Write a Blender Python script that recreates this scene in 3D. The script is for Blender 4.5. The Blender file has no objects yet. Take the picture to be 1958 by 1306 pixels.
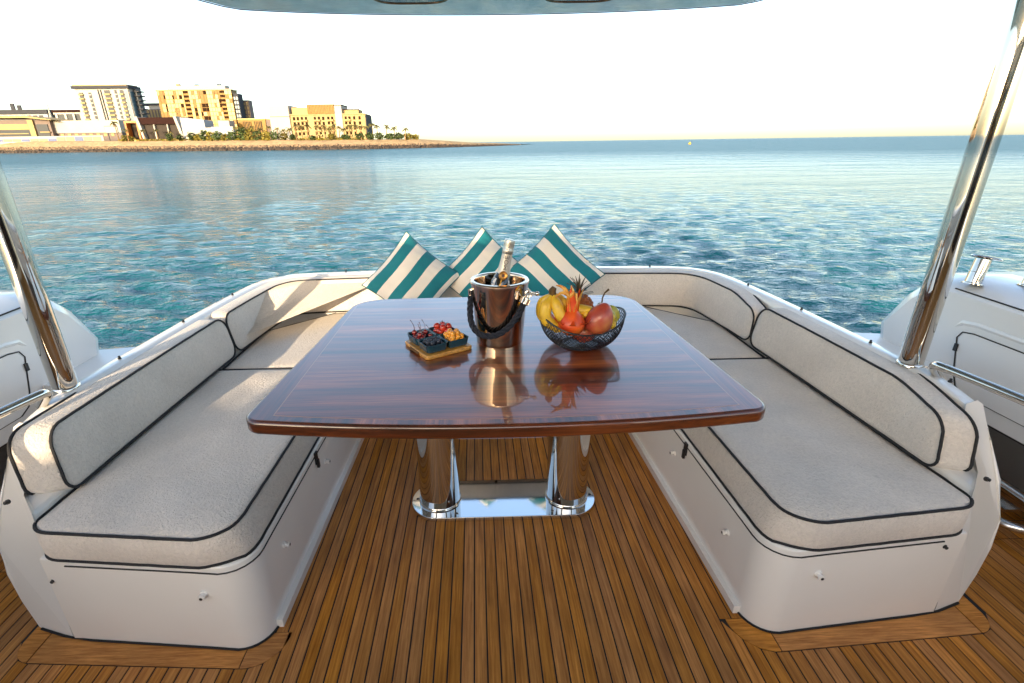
import bpy, bmesh, math, random
import numpy as np
from mathutils import Vector, Matrix, noise

S = bpy.context.scene
COL = S.collection
PI = math.pi
rnd = random.Random(7)

# ------------------------------------------------------------------ camera
cam_d = bpy.data.cameras.new('camera')
cam = bpy.data.objects.new('camera', cam_d)
COL.objects.link(cam)
W_, H_ = 1958.0, 1306.0
cam_d.sensor_width = 36.0
cam_d.lens = 36.0 * 950.0 / W_
cam_d.shift_x = (979.0 - 932.0) / W_
cam_d.clip_start = 0.05
cam_d.clip_end = 60000
RX = Vector((0.99963961, -0.02344381, -0.01307789))
RU = Vector((0.02086271, 0.37188098, 0.92804595))
RF = Vector((0.01689352, 0.92798433, -0.37223606))
m = Matrix((RX, RU, -RF)).transposed().to_4x4()
m.translation = Vector((-0.075, 0.0, 1.32))
cam.matrix_world = m
S.camera = cam

# ------------------------------------------------------------------ light
SUN_AZ, SUN_EL = math.radians(16.0), math.radians(11.5)   # travel direction leans to +x from +y
world = bpy.data.worlds.new('World')
S.world = world
world.use_nodes = True
wn = world.node_tree.nodes
wl = world.node_tree.links
bg = wn['Background']
sky = wn.new('ShaderNodeTexSky')
sky.sky_type = 'NISHITA'
sky.sun_disc = False
sky.sun_elevation = SUN_EL
sky.sun_rotation = PI + SUN_AZ
sky.altitude = 0
sky.air_density = 0.75
sky.dust_density = 1.5
sky.ozone_density = 0.15
wl.new(sky.outputs[0], bg.inputs[0])
bg.inputs[1].default_value = 0.13
sl = bpy.data.lights.new('sun', 'SUN')
sl.energy = 2.0
sl.angle = math.radians(0.6)
sl.color = (1.0, 0.78, 0.52)
sun = bpy.data.objects.new('sun', sl)
COL.objects.link(sun)
sun_dir = Vector((math.sin(SUN_AZ) * math.cos(SUN_EL), math.cos(SUN_AZ) * math.cos(SUN_EL), -math.sin(SUN_EL)))
sun.rotation_euler = sun_dir.to_track_quat('-Z', 'Y').to_euler()
S.view_settings.view_transform = 'Standard'
S.view_settings.look = 'None'
S.view_settings.gamma = 1.0
S.view_settings.use_curve_mapping = False
S.view_settings.exposure = 2.0
S.cycles.max_bounces = 8
S.cycles.caustics_reflective = False
S.cycles.caustics_refractive = False
S.cycles.sample_clamp_indirect = 6.0
S.cycles.blur_glossy = 0.3


# ------------------------------------------------------------------ helpers
def sm(x, a, b):
    t = min(1.0, max(0.0, (x - a) / (b - a)))
    return t * t * (3 - 2 * t)


def tag(o, label=None, cat=None, group=None, kind=None):
    if label: o['label'] = label
    if cat: o['category'] = cat
    if group: o['group'] = group
    if kind: o['kind'] = kind
    return o


def empty(name, loc, label=None, cat=None, group=None, kind=None):
    o = bpy.data.objects.new(name, None)
    o.location = loc
    o.empty_display_size = 0.05
    COL.objects.link(o)
    return tag(o, label, cat, group, kind)


class MB:
    """collects geometry in world coordinates; build() makes one mesh object"""
    def __init__(s):
        s.v = []; s.f = []; s.fm = []
    def add(s, vs, fs, mi=0):
        b = len(s.v)
        s.v.extend([tuple(p) for p in vs])
        s.f.extend([tuple(i + b for i in f) for f in fs])
        s.fm.extend([mi] * len(fs))
        return s
    def box(s, x0, x1, y0, y1, z0, z1, mi=0):
        return s.add([(x0, y0, z0), (x1, y0, z0), (x1, y1, z0), (x0, y1, z0), (x0, y0, z1), (x1, y0, z1), (x1, y1, z1), (x0, y1, z1)],
                     [(0, 3, 2, 1), (4, 5, 6, 7), (0, 1, 5, 4), (1, 2, 6, 5), (2, 3, 7, 6), (3, 0, 4, 7)], mi)
    def prism(s, pts, z0, z1, mi=0):
        n = len(pts)
        vs = [(p[0], p[1], z0) for p in pts] + [(p[0], p[1], z1) for p in pts]
        fs = [tuple(range(n - 1, -1, -1)), tuple(range(n, 2 * n))]
        fs += [(i, (i + 1) % n, n + (i + 1) % n, n + i) for i in range(n)]
        return s.add(vs, fs, mi)
    def prism_bev(s, pts, z0, z1, b, mi=0, bot=True):
        """prism with rounded top (and bottom) edge, pts CCW"""
        P = [Vector((p[0], p[1])) for p in pts]
        n = len(P)
        nr = []
        for i in range(n):
            a, c = P[i - 1], P[(i + 1) % n]
            t = (c - a).normalized()
            nr.append(Vector((t.y, -t.x)))
        rings = []
        if bot:
            for k in range(4):
                a = k / 3 * PI / 2
                rings.append((b * (1 - math.sin(a)), z0 + b * (1 - math.cos(a))))
        else:
            rings.append((0, z0))
        for k in range(4):
            a = k / 3 * PI / 2
            rings.append((b * (1 - math.cos(a)), z1 - b * (1 - math.sin(a))))
        vs = []
        for (o, z) in rings:
            for i in range(n):
                q = P[i] - nr[i] * o
                vs.append((q.x, q.y, z))
        fs = []
        for r in range(len(rings) - 1):
            for i in range(n):
                j = (i + 1) % n
                fs.append((r * n + i, r * n + j, (r + 1) * n + j, (r + 1) * n + i))
        L = (len(rings) - 1) * n
        nb = len(vs)
        vs = vs + vs[:n] + vs[L:L + n]
        fs.append(tuple(range(nb + n - 1, nb - 1, -1)))
        fs.append(tuple(range(nb + n, nb + 2 * n)))
        return s.add(vs, fs, mi)
    def tube(s, path, r, seg=10, closed=False, caps=True, mi=0):
        P = [Vector(p) for p in path]
        n = len(P)
        rr = r if hasattr(r, '__len__') else [r] * n
        t0 = (P[1] - P[0]).normalized()
        up = Vector((0, 0, 1)) if abs(t0.z) < 0.9 else Vector((0, 1, 0))
        nn = (up - t0 * up.dot(t0)).normalized()
        vs = []
        for i in range(n):
            if closed: t = (P[(i + 1) % n] - P[i - 1]).normalized()
            else: t = (P[min(i + 1, n - 1)] - P[max(i - 1, 0)]).normalized()
            nn = (nn - t * nn.dot(t)).normalized()
            bb = t.cross(nn)
            for k in range(seg):
                a = 2 * PI * k / seg
                q = P[i] + (nn * math.cos(a) + bb * math.sin(a)) * rr[i]
                vs.append(tuple(q))
        fs = []
        for i in range(n if closed else n - 1):
            j = (i + 1) % n
            for k in range(seg):
                l = (k + 1) % seg
                fs.append((i * seg + k, i * seg + l, j * seg + l, j * seg + k))
        if caps and not closed:
            fs.append(tuple(range(seg - 1, -1, -1)))
            fs.append(tuple((n - 1) * seg + k for k in range(seg)))
        return s.add(vs, fs, mi)
    def lathe(s, prof, c=(0, 0, 0), seg=32, sx=1, sy=1, rot=None, mi=0):
        vs = []
        for (r, z) in prof:
            for k in range(seg):
                a = 2 * PI * k / seg
                p = Vector((r * math.cos(a) * sx, r * math.sin(a) * sy, z))
                if rot is not None: p = rot @ p
                vs.append((p.x + c[0], p.y + c[1], p.z + c[2]))
        fs = []
        for i in range(len(prof) - 1):
            for k in range(seg):
                l = (k + 1) % seg
                fs.append((i * seg + k, i * seg + l, (i + 1) * seg + l, (i + 1) * seg + k))
        if prof[0][0] > 1e-6: fs.append(tuple(range(seg - 1, -1, -1)))
        if prof[-1][0] > 1e-6: fs.append(tuple((len(prof) - 1) * seg + k for k in range(seg)))
        return s.add(vs, fs, mi)
    def ball(s, c, r, seg=14, sz=1.0, rot=None, fn=None, mi=0):
        vs = []; rings = seg // 2 + 1
        vs.append((0, 0, -1))
        for i in range(1, rings):
            th = PI * i / rings
            for k in range(seg):
                a = 2 * PI * k / seg
                vs.append((math.sin(th) * math.cos(a), math.sin(th) * math.sin(a), -math.cos(th)))
        vs.append((0, 0, 1))
        out = []
        for v in vs:
            p = Vector(v)
            if fn: p = fn(p)
            p = Vector((p.x * r, p.y * r, p.z * r * sz))
            if rot is not None: p = rot @ p
            out.append((p.x + c[0], p.y + c[1], p.z + c[2]))
        fs = [(0, 1 + (k + 1) % seg, 1 + k) for k in range(seg)]
        for i in range(rings - 2):
            for k in range(seg):
                l = (k + 1) % seg
                a = 1 + i * seg; b = a + seg
                fs.append((a + k, a + l, b + l, b + k))
        a = 1 + (rings - 2) * seg
        fs += [(a + k, a + (k + 1) % seg, len(vs) - 1) for k in range(seg)]
        return s.add(out, fs, mi)
    def build(s, name, mat, parent=None, smooth=False, origin=None, weld=False):
        me = bpy.data.meshes.new(name)
        o = bpy.data.objects.new(name, me)
        COL.objects.link(o)
        if parent is not None:
            off = Vector(parent.get('_w', (0, 0, 0)))
            o.parent = parent
            base = off
            if origin is not None:
                o.location = Vector(origin) - off
                base = Vector(origin)
        elif origin is not None:
            base = Vector(origin)
            o.location = base
        else:
            base = Vector((0, 0, 0))
        A = np.array(s.v, dtype=float) - np.array(base)
        me.from_pydata(A.tolist(), [], s.f)
        o['_w'] = tuple(base)
        mats = mat if isinstance(mat, (list, tuple)) else [mat]
        for mm in mats: me.materials.append(mm)
        if len(mats) > 1:
            me.polygons.foreach_set('material_index', s.fm)
        if weld:
            bm = bmesh.new(); bm.from_mesh(me)
            bmesh.ops.remove_doubles(bm, verts=bm.verts, dist=1e-5)
            bm.to_mesh(me); bm.free()
        if smooth:
            me.polygons.foreach_set('use_smooth', [True] * len(me.polygons))
            try: me.set_sharp_from_angle(angle=math.radians(38))
            except Exception: pass
        me.update()
        return o


def root(name, loc, label, cat, group=None):
    o = empty(name, loc, label, cat, group)
    o['_w'] = tuple(loc)
    return o


def copy_tree(o, parent=None, loc=None, label=None):
    c = o.copy(); COL.objects.link(c)
    if parent is not None:
        c.parent = parent
    if loc is not None: c.location = loc
    if label: c['label'] = label
    for ch in [x for x in bpy.data.objects if x.parent == o]:
        copy_tree(ch, c)
    return c


# ------------------------------------------------------------------ materials
def nt(name):
    mt = bpy.data.materials.new(name)
    mt.use_nodes = True
    t = mt.node_tree
    return mt, t, t.nodes['Principled BSDF']


def simple(name, col, rough=0.5, metal=0.0, coat=0.0, spec=0.5, var=0.0, vscale=5.0, bump=0.0, bscale=50.0, coatr=0.05, objvar=0.0, bdist=0.002):
    mt, t, p = nt(name)
    N, L = t.nodes, t.links
    p.inputs['Base Color'].default_value = (*col, 1)
    p.inputs['Roughness'].default_value = rough
    p.inputs['Metallic'].default_value = metal
    p.inputs['Coat Weight'].default_value = coat
    p.inputs['Coat Roughness'].default_value = coatr
    p.inputs['Specular IOR Level'].default_value = spec
    last = None
    if var > 0:
        tc = N.new('ShaderNodeTexCoord')
        nz = N.new('ShaderNodeTexNoise'); nz.inputs['Scale'].default_value = vscale; nz.inputs['Detail'].default_value = 6
        L.new(tc.outputs['Object'], nz.inputs['Vector'])
        mr = N.new('ShaderNodeMapRange')
        mr.inputs['From Min'].default_value = 0.3; mr.inputs['From Max'].default_value = 0.7
        mr.inputs['To Min'].default_value = 1 - var; mr.inputs['To Max'].default_value = 1 + var
        L.new(nz.outputs['Fac'], mr.inputs['Value'])
        hs = N.new('ShaderNodeHueSaturation')
        hs.inputs['Color'].default_value = (*col, 1)
        L.new(mr.outputs[0], hs.inputs['Value'])
        last = hs
    if objvar > 0:
        oi = N.new('ShaderNodeObjectInfo')
        m2 = N.new('ShaderNodeMapRange')
        m2.inputs['To Min'].default_value = 1 - objvar; m2.inputs['To Max'].default_value = 1 + objvar
        L.new(oi.outputs['Random'], m2.inputs['Value'])
        h2 = N.new('ShaderNodeHueSaturation')
        h2.inputs['Color'].default_value = (*col, 1)
        if last: L.new(last.outputs[0], h2.inputs['Color'])
        L.new(m2.outputs[0], h2.inputs['Value'])
        last = h2
    if last: L.new(last.outputs[0], p.inputs['Base Color'])
    if bump > 0:
        tc = N.new('ShaderNodeTexCoord')
        nz = N.new('ShaderNodeTexNoise'); nz.inputs['Scale'].default_value = bscale; nz.inputs['Detail'].default_value = 5
        L.new(tc.outputs['Object'], nz.inputs['Vector'])
        bp = N.new('ShaderNodeBump'); bp.inputs['Strength'].default_value = bump; bp.inputs['Distance'].default_value = bdist
        L.new(nz.outputs['Fac'], bp.inputs['Height'])
        L.new(bp.outputs[0], p.inputs['Normal'])
    return mt


def mat_teak(name, swap=False):
    mt, t, p = nt(name)
    N, L = t.nodes, t.links
    tc = N.new('ShaderNodeTexCoord'); oi = N.new('ShaderNodeObjectInfo')
    mp = N.new('ShaderNodeMapping')
    mp.inputs['Scale'].default_value = (5, 60, 60) if swap else (60, 2.2, 60)
    ad = N.new('ShaderNodeVectorMath'); ad.operation = 'ADD'
    ml = N.new('ShaderNodeVectorMath'); ml.operation = 'SCALE'; ml.inputs[0].default_value = (3, 7, 1)
    L.new(oi.outputs['Random'], ml.inputs['Scale'])
    L.new(tc.outputs['Object'], ad.inputs[0]); L.new(ml.outputs[0], ad.inputs[1])
    L.new(ad.outputs[0], mp.inputs['Vector'])
    n1 = N.new('ShaderNodeTexNoise'); n1.inputs['Scale'].default_value = 2.5; n1.inputs['Detail'].default_value = 9; n1.inputs['Roughness'].default_value = 0.65
    L.new(mp.outputs[0], n1.inputs['Vector'])
    n2 = N.new('ShaderNodeTexNoise'); n2.inputs['Scale'].default_value = 5.0; n2.inputs['Detail'].default_value = 4
    L.new(ad.outputs[0], n2.inputs['Vector'])
    cr = N.new('ShaderNodeValToRGB')
    cr.color_ramp.elements[0].position = 0.28; cr.color_ramp.elements[0].color = (0.27, 0.084, 0.010, 1)
    cr.color_ramp.elements[1].position = 0.72; cr.color_ramp.elements[1].color = (0.66, 0.280, 0.052, 1)
    L.new(n1.outputs['Fac'], cr.inputs[0])
    hs = N.new('ShaderNodeHueSaturation')
    mr = N.new('ShaderNodeMapRange'); mr.inputs['To Min'].default_value = 0.86; mr.inputs['To Max'].default_value = 1.14
    L.new(oi.outputs['Random'], mr.inputs['Value'])
    m2 = N.new('ShaderNodeMapRange'); m2.inputs['From Min'].default_value = 0.3; m2.inputs['From Max'].default_value = 0.7
    m2.inputs['To Min'].default_value = 0.75; m2.inputs['To Max'].default_value = 1.2
    L.new(n2.outputs['Fac'], m2.inputs['Value'])
    mm = N.new('ShaderNodeMath'); mm.operation = 'MULTIPLY'
    L.new(mr.outputs[0], mm.inputs[0]); L.new(m2.outputs[0], mm.inputs[1])
    L.new(mm.outputs[0], hs.inputs['Value']); L.new(cr.outputs[0], hs.inputs['Color'])
    # slight grey weathering varying from plank to plank
    w = N.new('ShaderNodeTexWhiteNoise'); w.noise_dimensions = '1D'
    L.new(oi.outputs['Random'], w.inputs['W'])
    m3 = N.new('ShaderNodeMapRange'); m3.inputs['To Min'].default_value = 0.94; m3.inputs['To Max'].default_value = 1.04
    L.new(w.outputs['Value'], m3.inputs['Value']); L.new(m3.outputs[0], hs.inputs['Saturation'])
    L.new(hs.outputs[0], p.inputs['Base Color'])
    p.inputs['Specular IOR Level'].default_value = 0.3
    r = N.new('ShaderNodeMapRange'); r.inputs['To Min'].default_value = 0.34; r.inputs['To Max'].default_value = 0.66
    L.new(n2.outputs['Fac'], r.inputs['Value']); L.new(r.outputs[0], p.inputs['Roughness'])
    bp = N.new('ShaderNodeBump'); bp.inputs['Strength'].default_value = 0.35; bp.inputs['Distance'].default_value = 0.0012
    L.new(n1.outputs['Fac'], bp.inputs['Height']); L.new(bp.outputs[0], p.inputs['Normal'])
    return mt


def mat_veneer(name, along='X', dark=1.0):
    mt, t, p = nt(name)
    N, L = t.nodes, t.links
    tc = N.new('ShaderNodeTexCoord')
    mp = N.new('ShaderNodeMapping')
    mp.inputs['Scale'].default_value = (0.55, 9, 9) if along == 'X' else (9, 0.55, 9)
    L.new(tc.outputs['Object'], mp.inputs['Vector'])
    n1 = N.new('ShaderNodeTexNoise'); n1.inputs['Scale'].default_value = 1.9; n1.inputs['Detail'].default_value = 9; n1.inputs['Roughness'].default_value = 0.62
    n1.inputs['Distortion'].default_value = 0.25
    L.new(mp.outputs[0], n1.inputs['Vector'])
    mp2 = N.new('ShaderNodeMapping')
    mp2.inputs['Scale'].default_value = (3, 150, 150) if along == 'X' else (150, 3, 150)
    L.new(tc.outputs['Object'], mp2.inputs['Vector'])
    n2 = N.new('ShaderNodeTexNoise'); n2.inputs['Scale'].default_value = 1.5; n2.inputs['Detail'].default_value = 5
    L.new(mp2.outputs[0], n2.inputs['Vector'])
    cr = N.new('ShaderNodeValToRGB')
    e = cr.color_ramp.elements
    e[0].position = 0.33; e[0].color = (0.036 * dark, 0.009 * dark, 0.004 * dark, 1)
    e[1].position = 0.70; e[1].color = (0.52 * dark, 0.135 * dark, 0.030 * dark, 1)
    x = e.new(0.50); x.color = (0.20 * dark, 0.040 * dark, 0.009 * dark, 1)
    L.new(n1.outputs['Fac'], cr.inputs[0])
    mr = N.new('ShaderNodeMapRange'); mr.inputs['From Min'].default_value = 0.3; mr.inputs['From Max'].default_value = 0.7
    mr.inputs['To Min'].default_value = 0.6; mr.inputs['To Max'].default_value = 1.3
    L.new(n2.outputs['Fac'], mr.inputs['Value'])
    hs = N.new('ShaderNodeHueSaturation'); L.new(mr.outputs[0], hs.inputs['Value']); L.new(cr.outputs[0], hs.inputs['Color'])
    L.new(hs.outputs[0], p.inputs['Base Color'])
    p.inputs['Roughness'].default_value = 0.30
    p.inputs['Coat Weight'].default_value = 1.0
    p.inputs['Coat Roughness'].default_value = 0.015
    p.inputs['Coat IOR'].default_value = 1.52
    return mt


def mat_terry(name, col):
    mt, t, p = nt(name)
    N, L = t.nodes, t.links
    tc = N.new('ShaderNodeTexCoord')
    n1 = N.new('ShaderNodeTexNoise'); n1.inputs['Scale'].default_value = 115; n1.inputs['Detail'].default_value = 3; n1.inputs['Roughness'].default_value = 0.6
    n1.inputs['Distortion'].default_value = 0.8
    L.new(tc.outputs['Object'], n1.inputs['Vector'])
    n2 = N.new('ShaderNodeTexNoise'); n2.inputs['Scale'].default_value = 5; n2.inputs['Detail'].default_value = 5
    L.new(tc.outputs['Object'], n2.inputs['Vector'])
    mr = N.new('ShaderNodeMapRange'); mr.inputs['From Min'].default_value = 0.3; mr.inputs['From Max'].default_value = 0.65
    mr.inputs['To Min'].default_value = 0.90; mr.inputs['To Max'].default_value = 1.04
    L.new(n1.outputs['Fac'], mr.inputs['Value'])
    m2 = N.new('ShaderNodeMapRange'); m2.inputs['From Min'].default_value = 0.3; m2.inputs['From Max'].default_value = 0.7
    m2.inputs['To Min'].default_value = 0.90; m2.inputs['To Max'].default_value = 1.05
    L.new(n2.outputs['Fac'], m2.inputs['Value'])
    mm = N.new('ShaderNodeMath'); mm.operation = 'MULTIPLY'
    L.new(mr.outputs[0], mm.inputs[0]); L.new(m2.outputs[0], mm.inputs[1])
    hs = N.new('ShaderNodeHueSaturation'); hs.inputs['Color'].default_value = (*col, 1)
    L.new(mm.outputs[0], hs.inputs['Value']); L.new(hs.outputs[0], p.inputs['Base Color'])
    p.inputs['Roughness'].default_value = 0.95
    p.inputs['Specular IOR Level'].default_value = 0.15
    p.inputs['Sheen Weight'].default_value = 0.25
    bp = N.new('ShaderNodeBump'); bp.inputs['Strength'].default_value = 0.95; bp.inputs['Distance'].default_value = 0.005
    L.new(n1.outputs['Fac'], bp.inputs['Height']); L.new(bp.outputs[0], p.inputs['Normal'])
    return mt


def mat_stripes(name, ca, cb, edges, rot):
    """woven stripes printed across the pillow: local x after rotation"""
    mt, t, p = nt(name)
    N, L = t.nodes, t.links
    tc = N.new('ShaderNodeTexCoord')
    sp = N.new('ShaderNodeSeparateXYZ')
    L.new(tc.outputs['UV'], sp.inputs[0])
    cr = N.new('ShaderNodeValToRGB'); cr.color_ramp.interpolation = 'CONSTANT'
    e = cr.color_ramp.elements
    seq = [ca, cb]
    e[0].position = 0; e[0].color = (*ca, 1)
    e[1].position = edges[0]; e[1].color = (*cb, 1)
    for i, q in enumerate(edges[1:]):
        x = e.new(q); x.color = (*seq[i % 2], 1)
    L.new(sp.outputs[0], cr.inputs[0])
    n2 = N.new('ShaderNodeTexNoise'); n2.inputs['Scale'].default_value = 500; n2.inputs['Detail'].default_value = 2
    L.new(tc.outputs['Object'], n2.inputs['Vector'])
    L.new(cr.outputs[0], p.inputs['Base Color'])
    p.inputs['Roughness'].default_value = 0.85
    p.inputs['Sheen Weight'].default_value = 0.1
    bp = N.new('ShaderNodeBump'); bp.inputs['Strength'].default_value = 0.25; bp.inputs['Distance'].default_value = 0.001
    L.new(n2.outputs['Fac'], bp.inputs['Height']); L.new(bp.outputs[0], p.inputs['Normal'])
    return mt


def mat_water():
    mt, t, p = nt('sea_water')
    N, L = t.nodes, t.links
    tc = N.new('ShaderNodeTexCoord')
    p.inputs['Base Color'].default_value = (0.003, 0.088, 0.108, 1)
    p.inputs['Roughness'].default_value = 0.06
    p.inputs['IOR'].default_value = 1.333
    prev = None
    ln = N.new('ShaderNodeVectorMath'); ln.operation = 'LENGTH'; L.new(tc.outputs['Object'], ln.inputs[0])
    far = N.new('ShaderNodeMapRange'); far.inputs['From Min'].default_value = 15; far.inputs['From Max'].default_value = 110; far.inputs['To Min'].default_value = 0.0; far.inputs['To Max'].default_value = 1.0
    L.new(ln.outputs['Value'], far.inputs['Value'])
    rg = N.new('ShaderNodeMapRange'); rg.inputs['From Min'].default_value = 8; rg.inputs['From Max'].default_value = 140; rg.inputs['To Min'].default_value = 0.06; rg.inputs['To Max'].default_value = 0.36
    L.new(ln.outputs['Value'], rg.inputs['Value']); L.new(rg.outputs[0], p.inputs['Roughness'])
    for (sx, sy, sc, dist, st) in ((0.4, 1.0, 0.25, 3.0, 0.8), (0.5, 1.0, 0.9, 0.45, 0.9), (0.5, 1.0, 3.2, 0.17, 1.0), (0.6, 1.0, 8.5, 0.06, 1.0)):
        mp = N.new('ShaderNodeMapping'); mp.inputs['Scale'].default_value = (sx, sy, 1)
        mp.inputs['Rotation'].default_value = (0, 0, math.radians(-12 if sc < 2 else 9))
        L.new(tc.outputs['Object'], mp.inputs['Vector'])
        nz = N.new('ShaderNodeTexNoise'); nz.inputs['Scale'].default_value = sc; nz.inputs['Detail'].default_value = 4
        nz.inputs['Roughness'].default_value = 0.55
        L.new(mp.outputs[0], nz.inputs['Vector'])
        bp = N.new('ShaderNodeBump'); bp.inputs['Strength'].default_value = st; bp.inputs['Distance'].default_value = dist
        L.new(nz.outputs['Fac'], bp.inputs['Height'])
        if prev: L.new(prev.outputs[0], bp.inputs['Normal'])
        if sc < .5: L.new(far.outputs[0], bp.inputs['Strength'])
        if .5 < sc < 2:
            m9 = N.new('ShaderNodeMath'); m9.operation = 'MULTIPLY_ADD'; m9.inputs[1].default_value = 1.1; m9.inputs[2].default_value = .18
            L.new(far.outputs[0], m9.inputs[0]); L.new(m9.outputs[0], bp.inputs['Strength'])
        prev = bp
    L.new(prev.outputs[0], p.inputs['Normal'])
    return mt


M = {}
M['gel'] = simple('white_gelcoat', (0.86, 0.83, 0.775), 0.3, coat=0.9, coatr=0.06, var=0.035, vscale=2.5)
M['gel_side'] = simple('side_gelcoat', (0.80, 0.80, 0.79), 0.25, coat=0.6, coatr=0.05, var=0.03, vscale=1.5)
M['roof'] = simple('hardtop_gelcoat', (0.66, 0.64, 0.59), 0.15, coat=1.0, coatr=0.05, spec=0.6, var=0.18, vscale=9, bump=0.35, bscale=22, bdist=0.006)  # colour mottling stands in for rippled water mirrored in the underside
M['teak'] = mat_teak('teak')
M['teak_x'] = mat_teak('teak_margin', swap=True)
M['caulk'] = simple('black_caulk', (0.010, 0.009, 0.009), 0.7)
M['dark'] = simple('black_plastic', (0.012, 0.012, 0.013), 0.45)
M['seam'] = simple('dark_seam', (0.03, 0.028, 0.026), 0.8)
M['chrome'] = simple('polished_stainless', (0.68, 0.65, 0.60), 0.035, metal=1.0)
M['plate'] = simple('mirror_plate', (0.80, 0.82, 0.82), 0.06, metal=1.0, bump=0.02, bscale=20)
M['alu'] = simple('satin_aluminium', (0.80, 0.80, 0.79), 0.22, metal=1.0)
M['veneer'] = mat_veneer('rosewood_veneer', 'X')
M['veneer_y'] = mat_veneer('rosewood_banding', 'Y', 0.9)
M['veneer_edge'] = mat_veneer('rosewood_edge', 'X', 0.42)
M['inlay'] = simple('inlay_wood', (0.40, 0.16, 0.06), 0.3, coat=1.0, coatr=0.015)
M['terry'] = mat_terry('terry_cloth', (0.76, 0.69, 0.61))
M['terry2'] = mat_terry('terry_cloth_back', (0.80, 0.725, 0.64))
M['piping'] = simple('charcoal_piping', (0.018, 0.018, 0.02), 0.8, bump=0.5, bscale=400)
M['cabin'] = simple('cabin_joinery', (0.62, 0.42, 0.25), 0.4, coat=0.3, var=0.1, vscale=3)
M['glass_dark'] = simple('smoked_glass', (0.010, 0.010, 0.011), 0.03, spec=0.9)


# ------------------------------------------------------------------ sea, land
WZ = -1.25
sea_mat = mat_water()


def build_sea():
    nth, nr = 620, 460
    th = np.linspace(-1.25, 1.25, nth)
    r = 1.2 * (220 / 1.2) ** np.linspace(0, 1, nr)
    R, T = np.meshgrid(r, th, indexing='ij')
    X = R * np.sin(T); Yy = R * np.cos(T)
    Z = np.zeros_like(X)
    rs = np.random.RandomState(3)
    for i in range(34):
        lam = 0.24 * (1.4 / 0.24) ** rs.rand()
        ang = math.radians(rs.normal(80, 34))
        k = 2 * PI / lam
        amp = 0.0075 * lam ** 0.8
        ph = rs.rand() * 2 * PI
        warp = 0.5 * np.sin(X * 0.35 / lam + i) + 0.5 * np.cos(Yy * 0.27 / lam + 2 * i)
        arg = k * (X * math.cos(ang) + Yy * math.sin(ang)) + ph + warp
        step = R * (math.log(220 / 1.2) / nr)
        fade = np.clip((lam / step - 2.5) / 3.0, 0, 1)
        Z += amp * fade * (np.sin(arg) + 0.25 * np.cos(2 * arg))
    Z *= np.clip((200 - R) / 60, 0, 1)
    vs = np.stack([X, Yy, Z + WZ], -1).reshape(-1, 3)
    idx = np.arange(nr * nth).reshape(nr, nth)
    f = np.stack([idx[:-1, :-1], idx[:-1, 1:], idx[1:, 1:], idx[1:, :-1]], -1).reshape(-1, 4)[:, ::-1]
    me = bpy.data.meshes.new('sea')
    nv, nf = len(vs), len(f)
    # far sheet joins the same mesh a touch lower
    ring = []
    far = [(-40000, -40000), (40000, -40000), (40000, 40000), (-40000, 40000)]
    allv = np.vstack([vs, [(x, y, WZ - 0.12) for x, y in far]])
    me.vertices.add(len(allv)); me.vertices.foreach_set('co', allv.ravel())
    faces = [tuple(int(q) for q in a) for a in f]
    loops = np.concatenate([f.ravel(), [nv, nv + 1, nv + 2, nv + 3]])
    me.loops.add(len(loops)); me.loops.foreach_set('vertex_index', loops.astype(np.int32))
    me.polygons.add(nf + 1)
    me.polygons.foreach_set('loop_start', np.arange(0, 4 * (nf + 1), 4, dtype=np.int32))
    me.polygons.foreach_set('loop_total', np.full(nf + 1, 4, dtype=np.int32))
    me.update(calc_edges=True)
    me.polygons.foreach_set('use_smooth', [True] * (nf + 1))
    me.materials.append(sea_mat)
    o = bpy.data.objects.new('sea', me); COL.objects.link(o)
    tag(o, 'teal rippled sea stretching to the horizon', kind='structure')


build_sea()

SHORE = [(-700, 500), (-420, 392), (-323, 370), (-282, 362), (-239, 350), (-197, 335), (-149, 315), (-115, 305), (-90, 300), (-62, 303), (-33, 315), (-19, 330), (-3, 360), (17, 410), (43, 480)]


def shore_y(x):
    for (a, b) in zip(SHORE[:-1], SHORE[1:]):
        if a[0] <= x <= b[0]:
            return a[1] + (b[1] - a[1]) * (x - a[0]) / (b[0] - a[0])
    return SHORE[0][1] if x < SHORE[0][0] else SHORE[-1][1]


def land_top(x):
    pts = [(-700, 7), (-330, 6.2), (-280, 5.9), (-150, 4.6), (-95, 4.05), (-33, 3.6), (-19, 2.6), (-3, 1.3), (17, 0.6), (43, -0.9)]
    for (a, b) in zip(pts[:-1], pts[1:]):
        if a[0] <= x <= b[0]:
            return a[1] + (b[1] - a[1]) * (x - a[0]) / (b[0] - a[0])
    return pts[0][1] if x < pts[0][0] else pts[-1][1]


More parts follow.
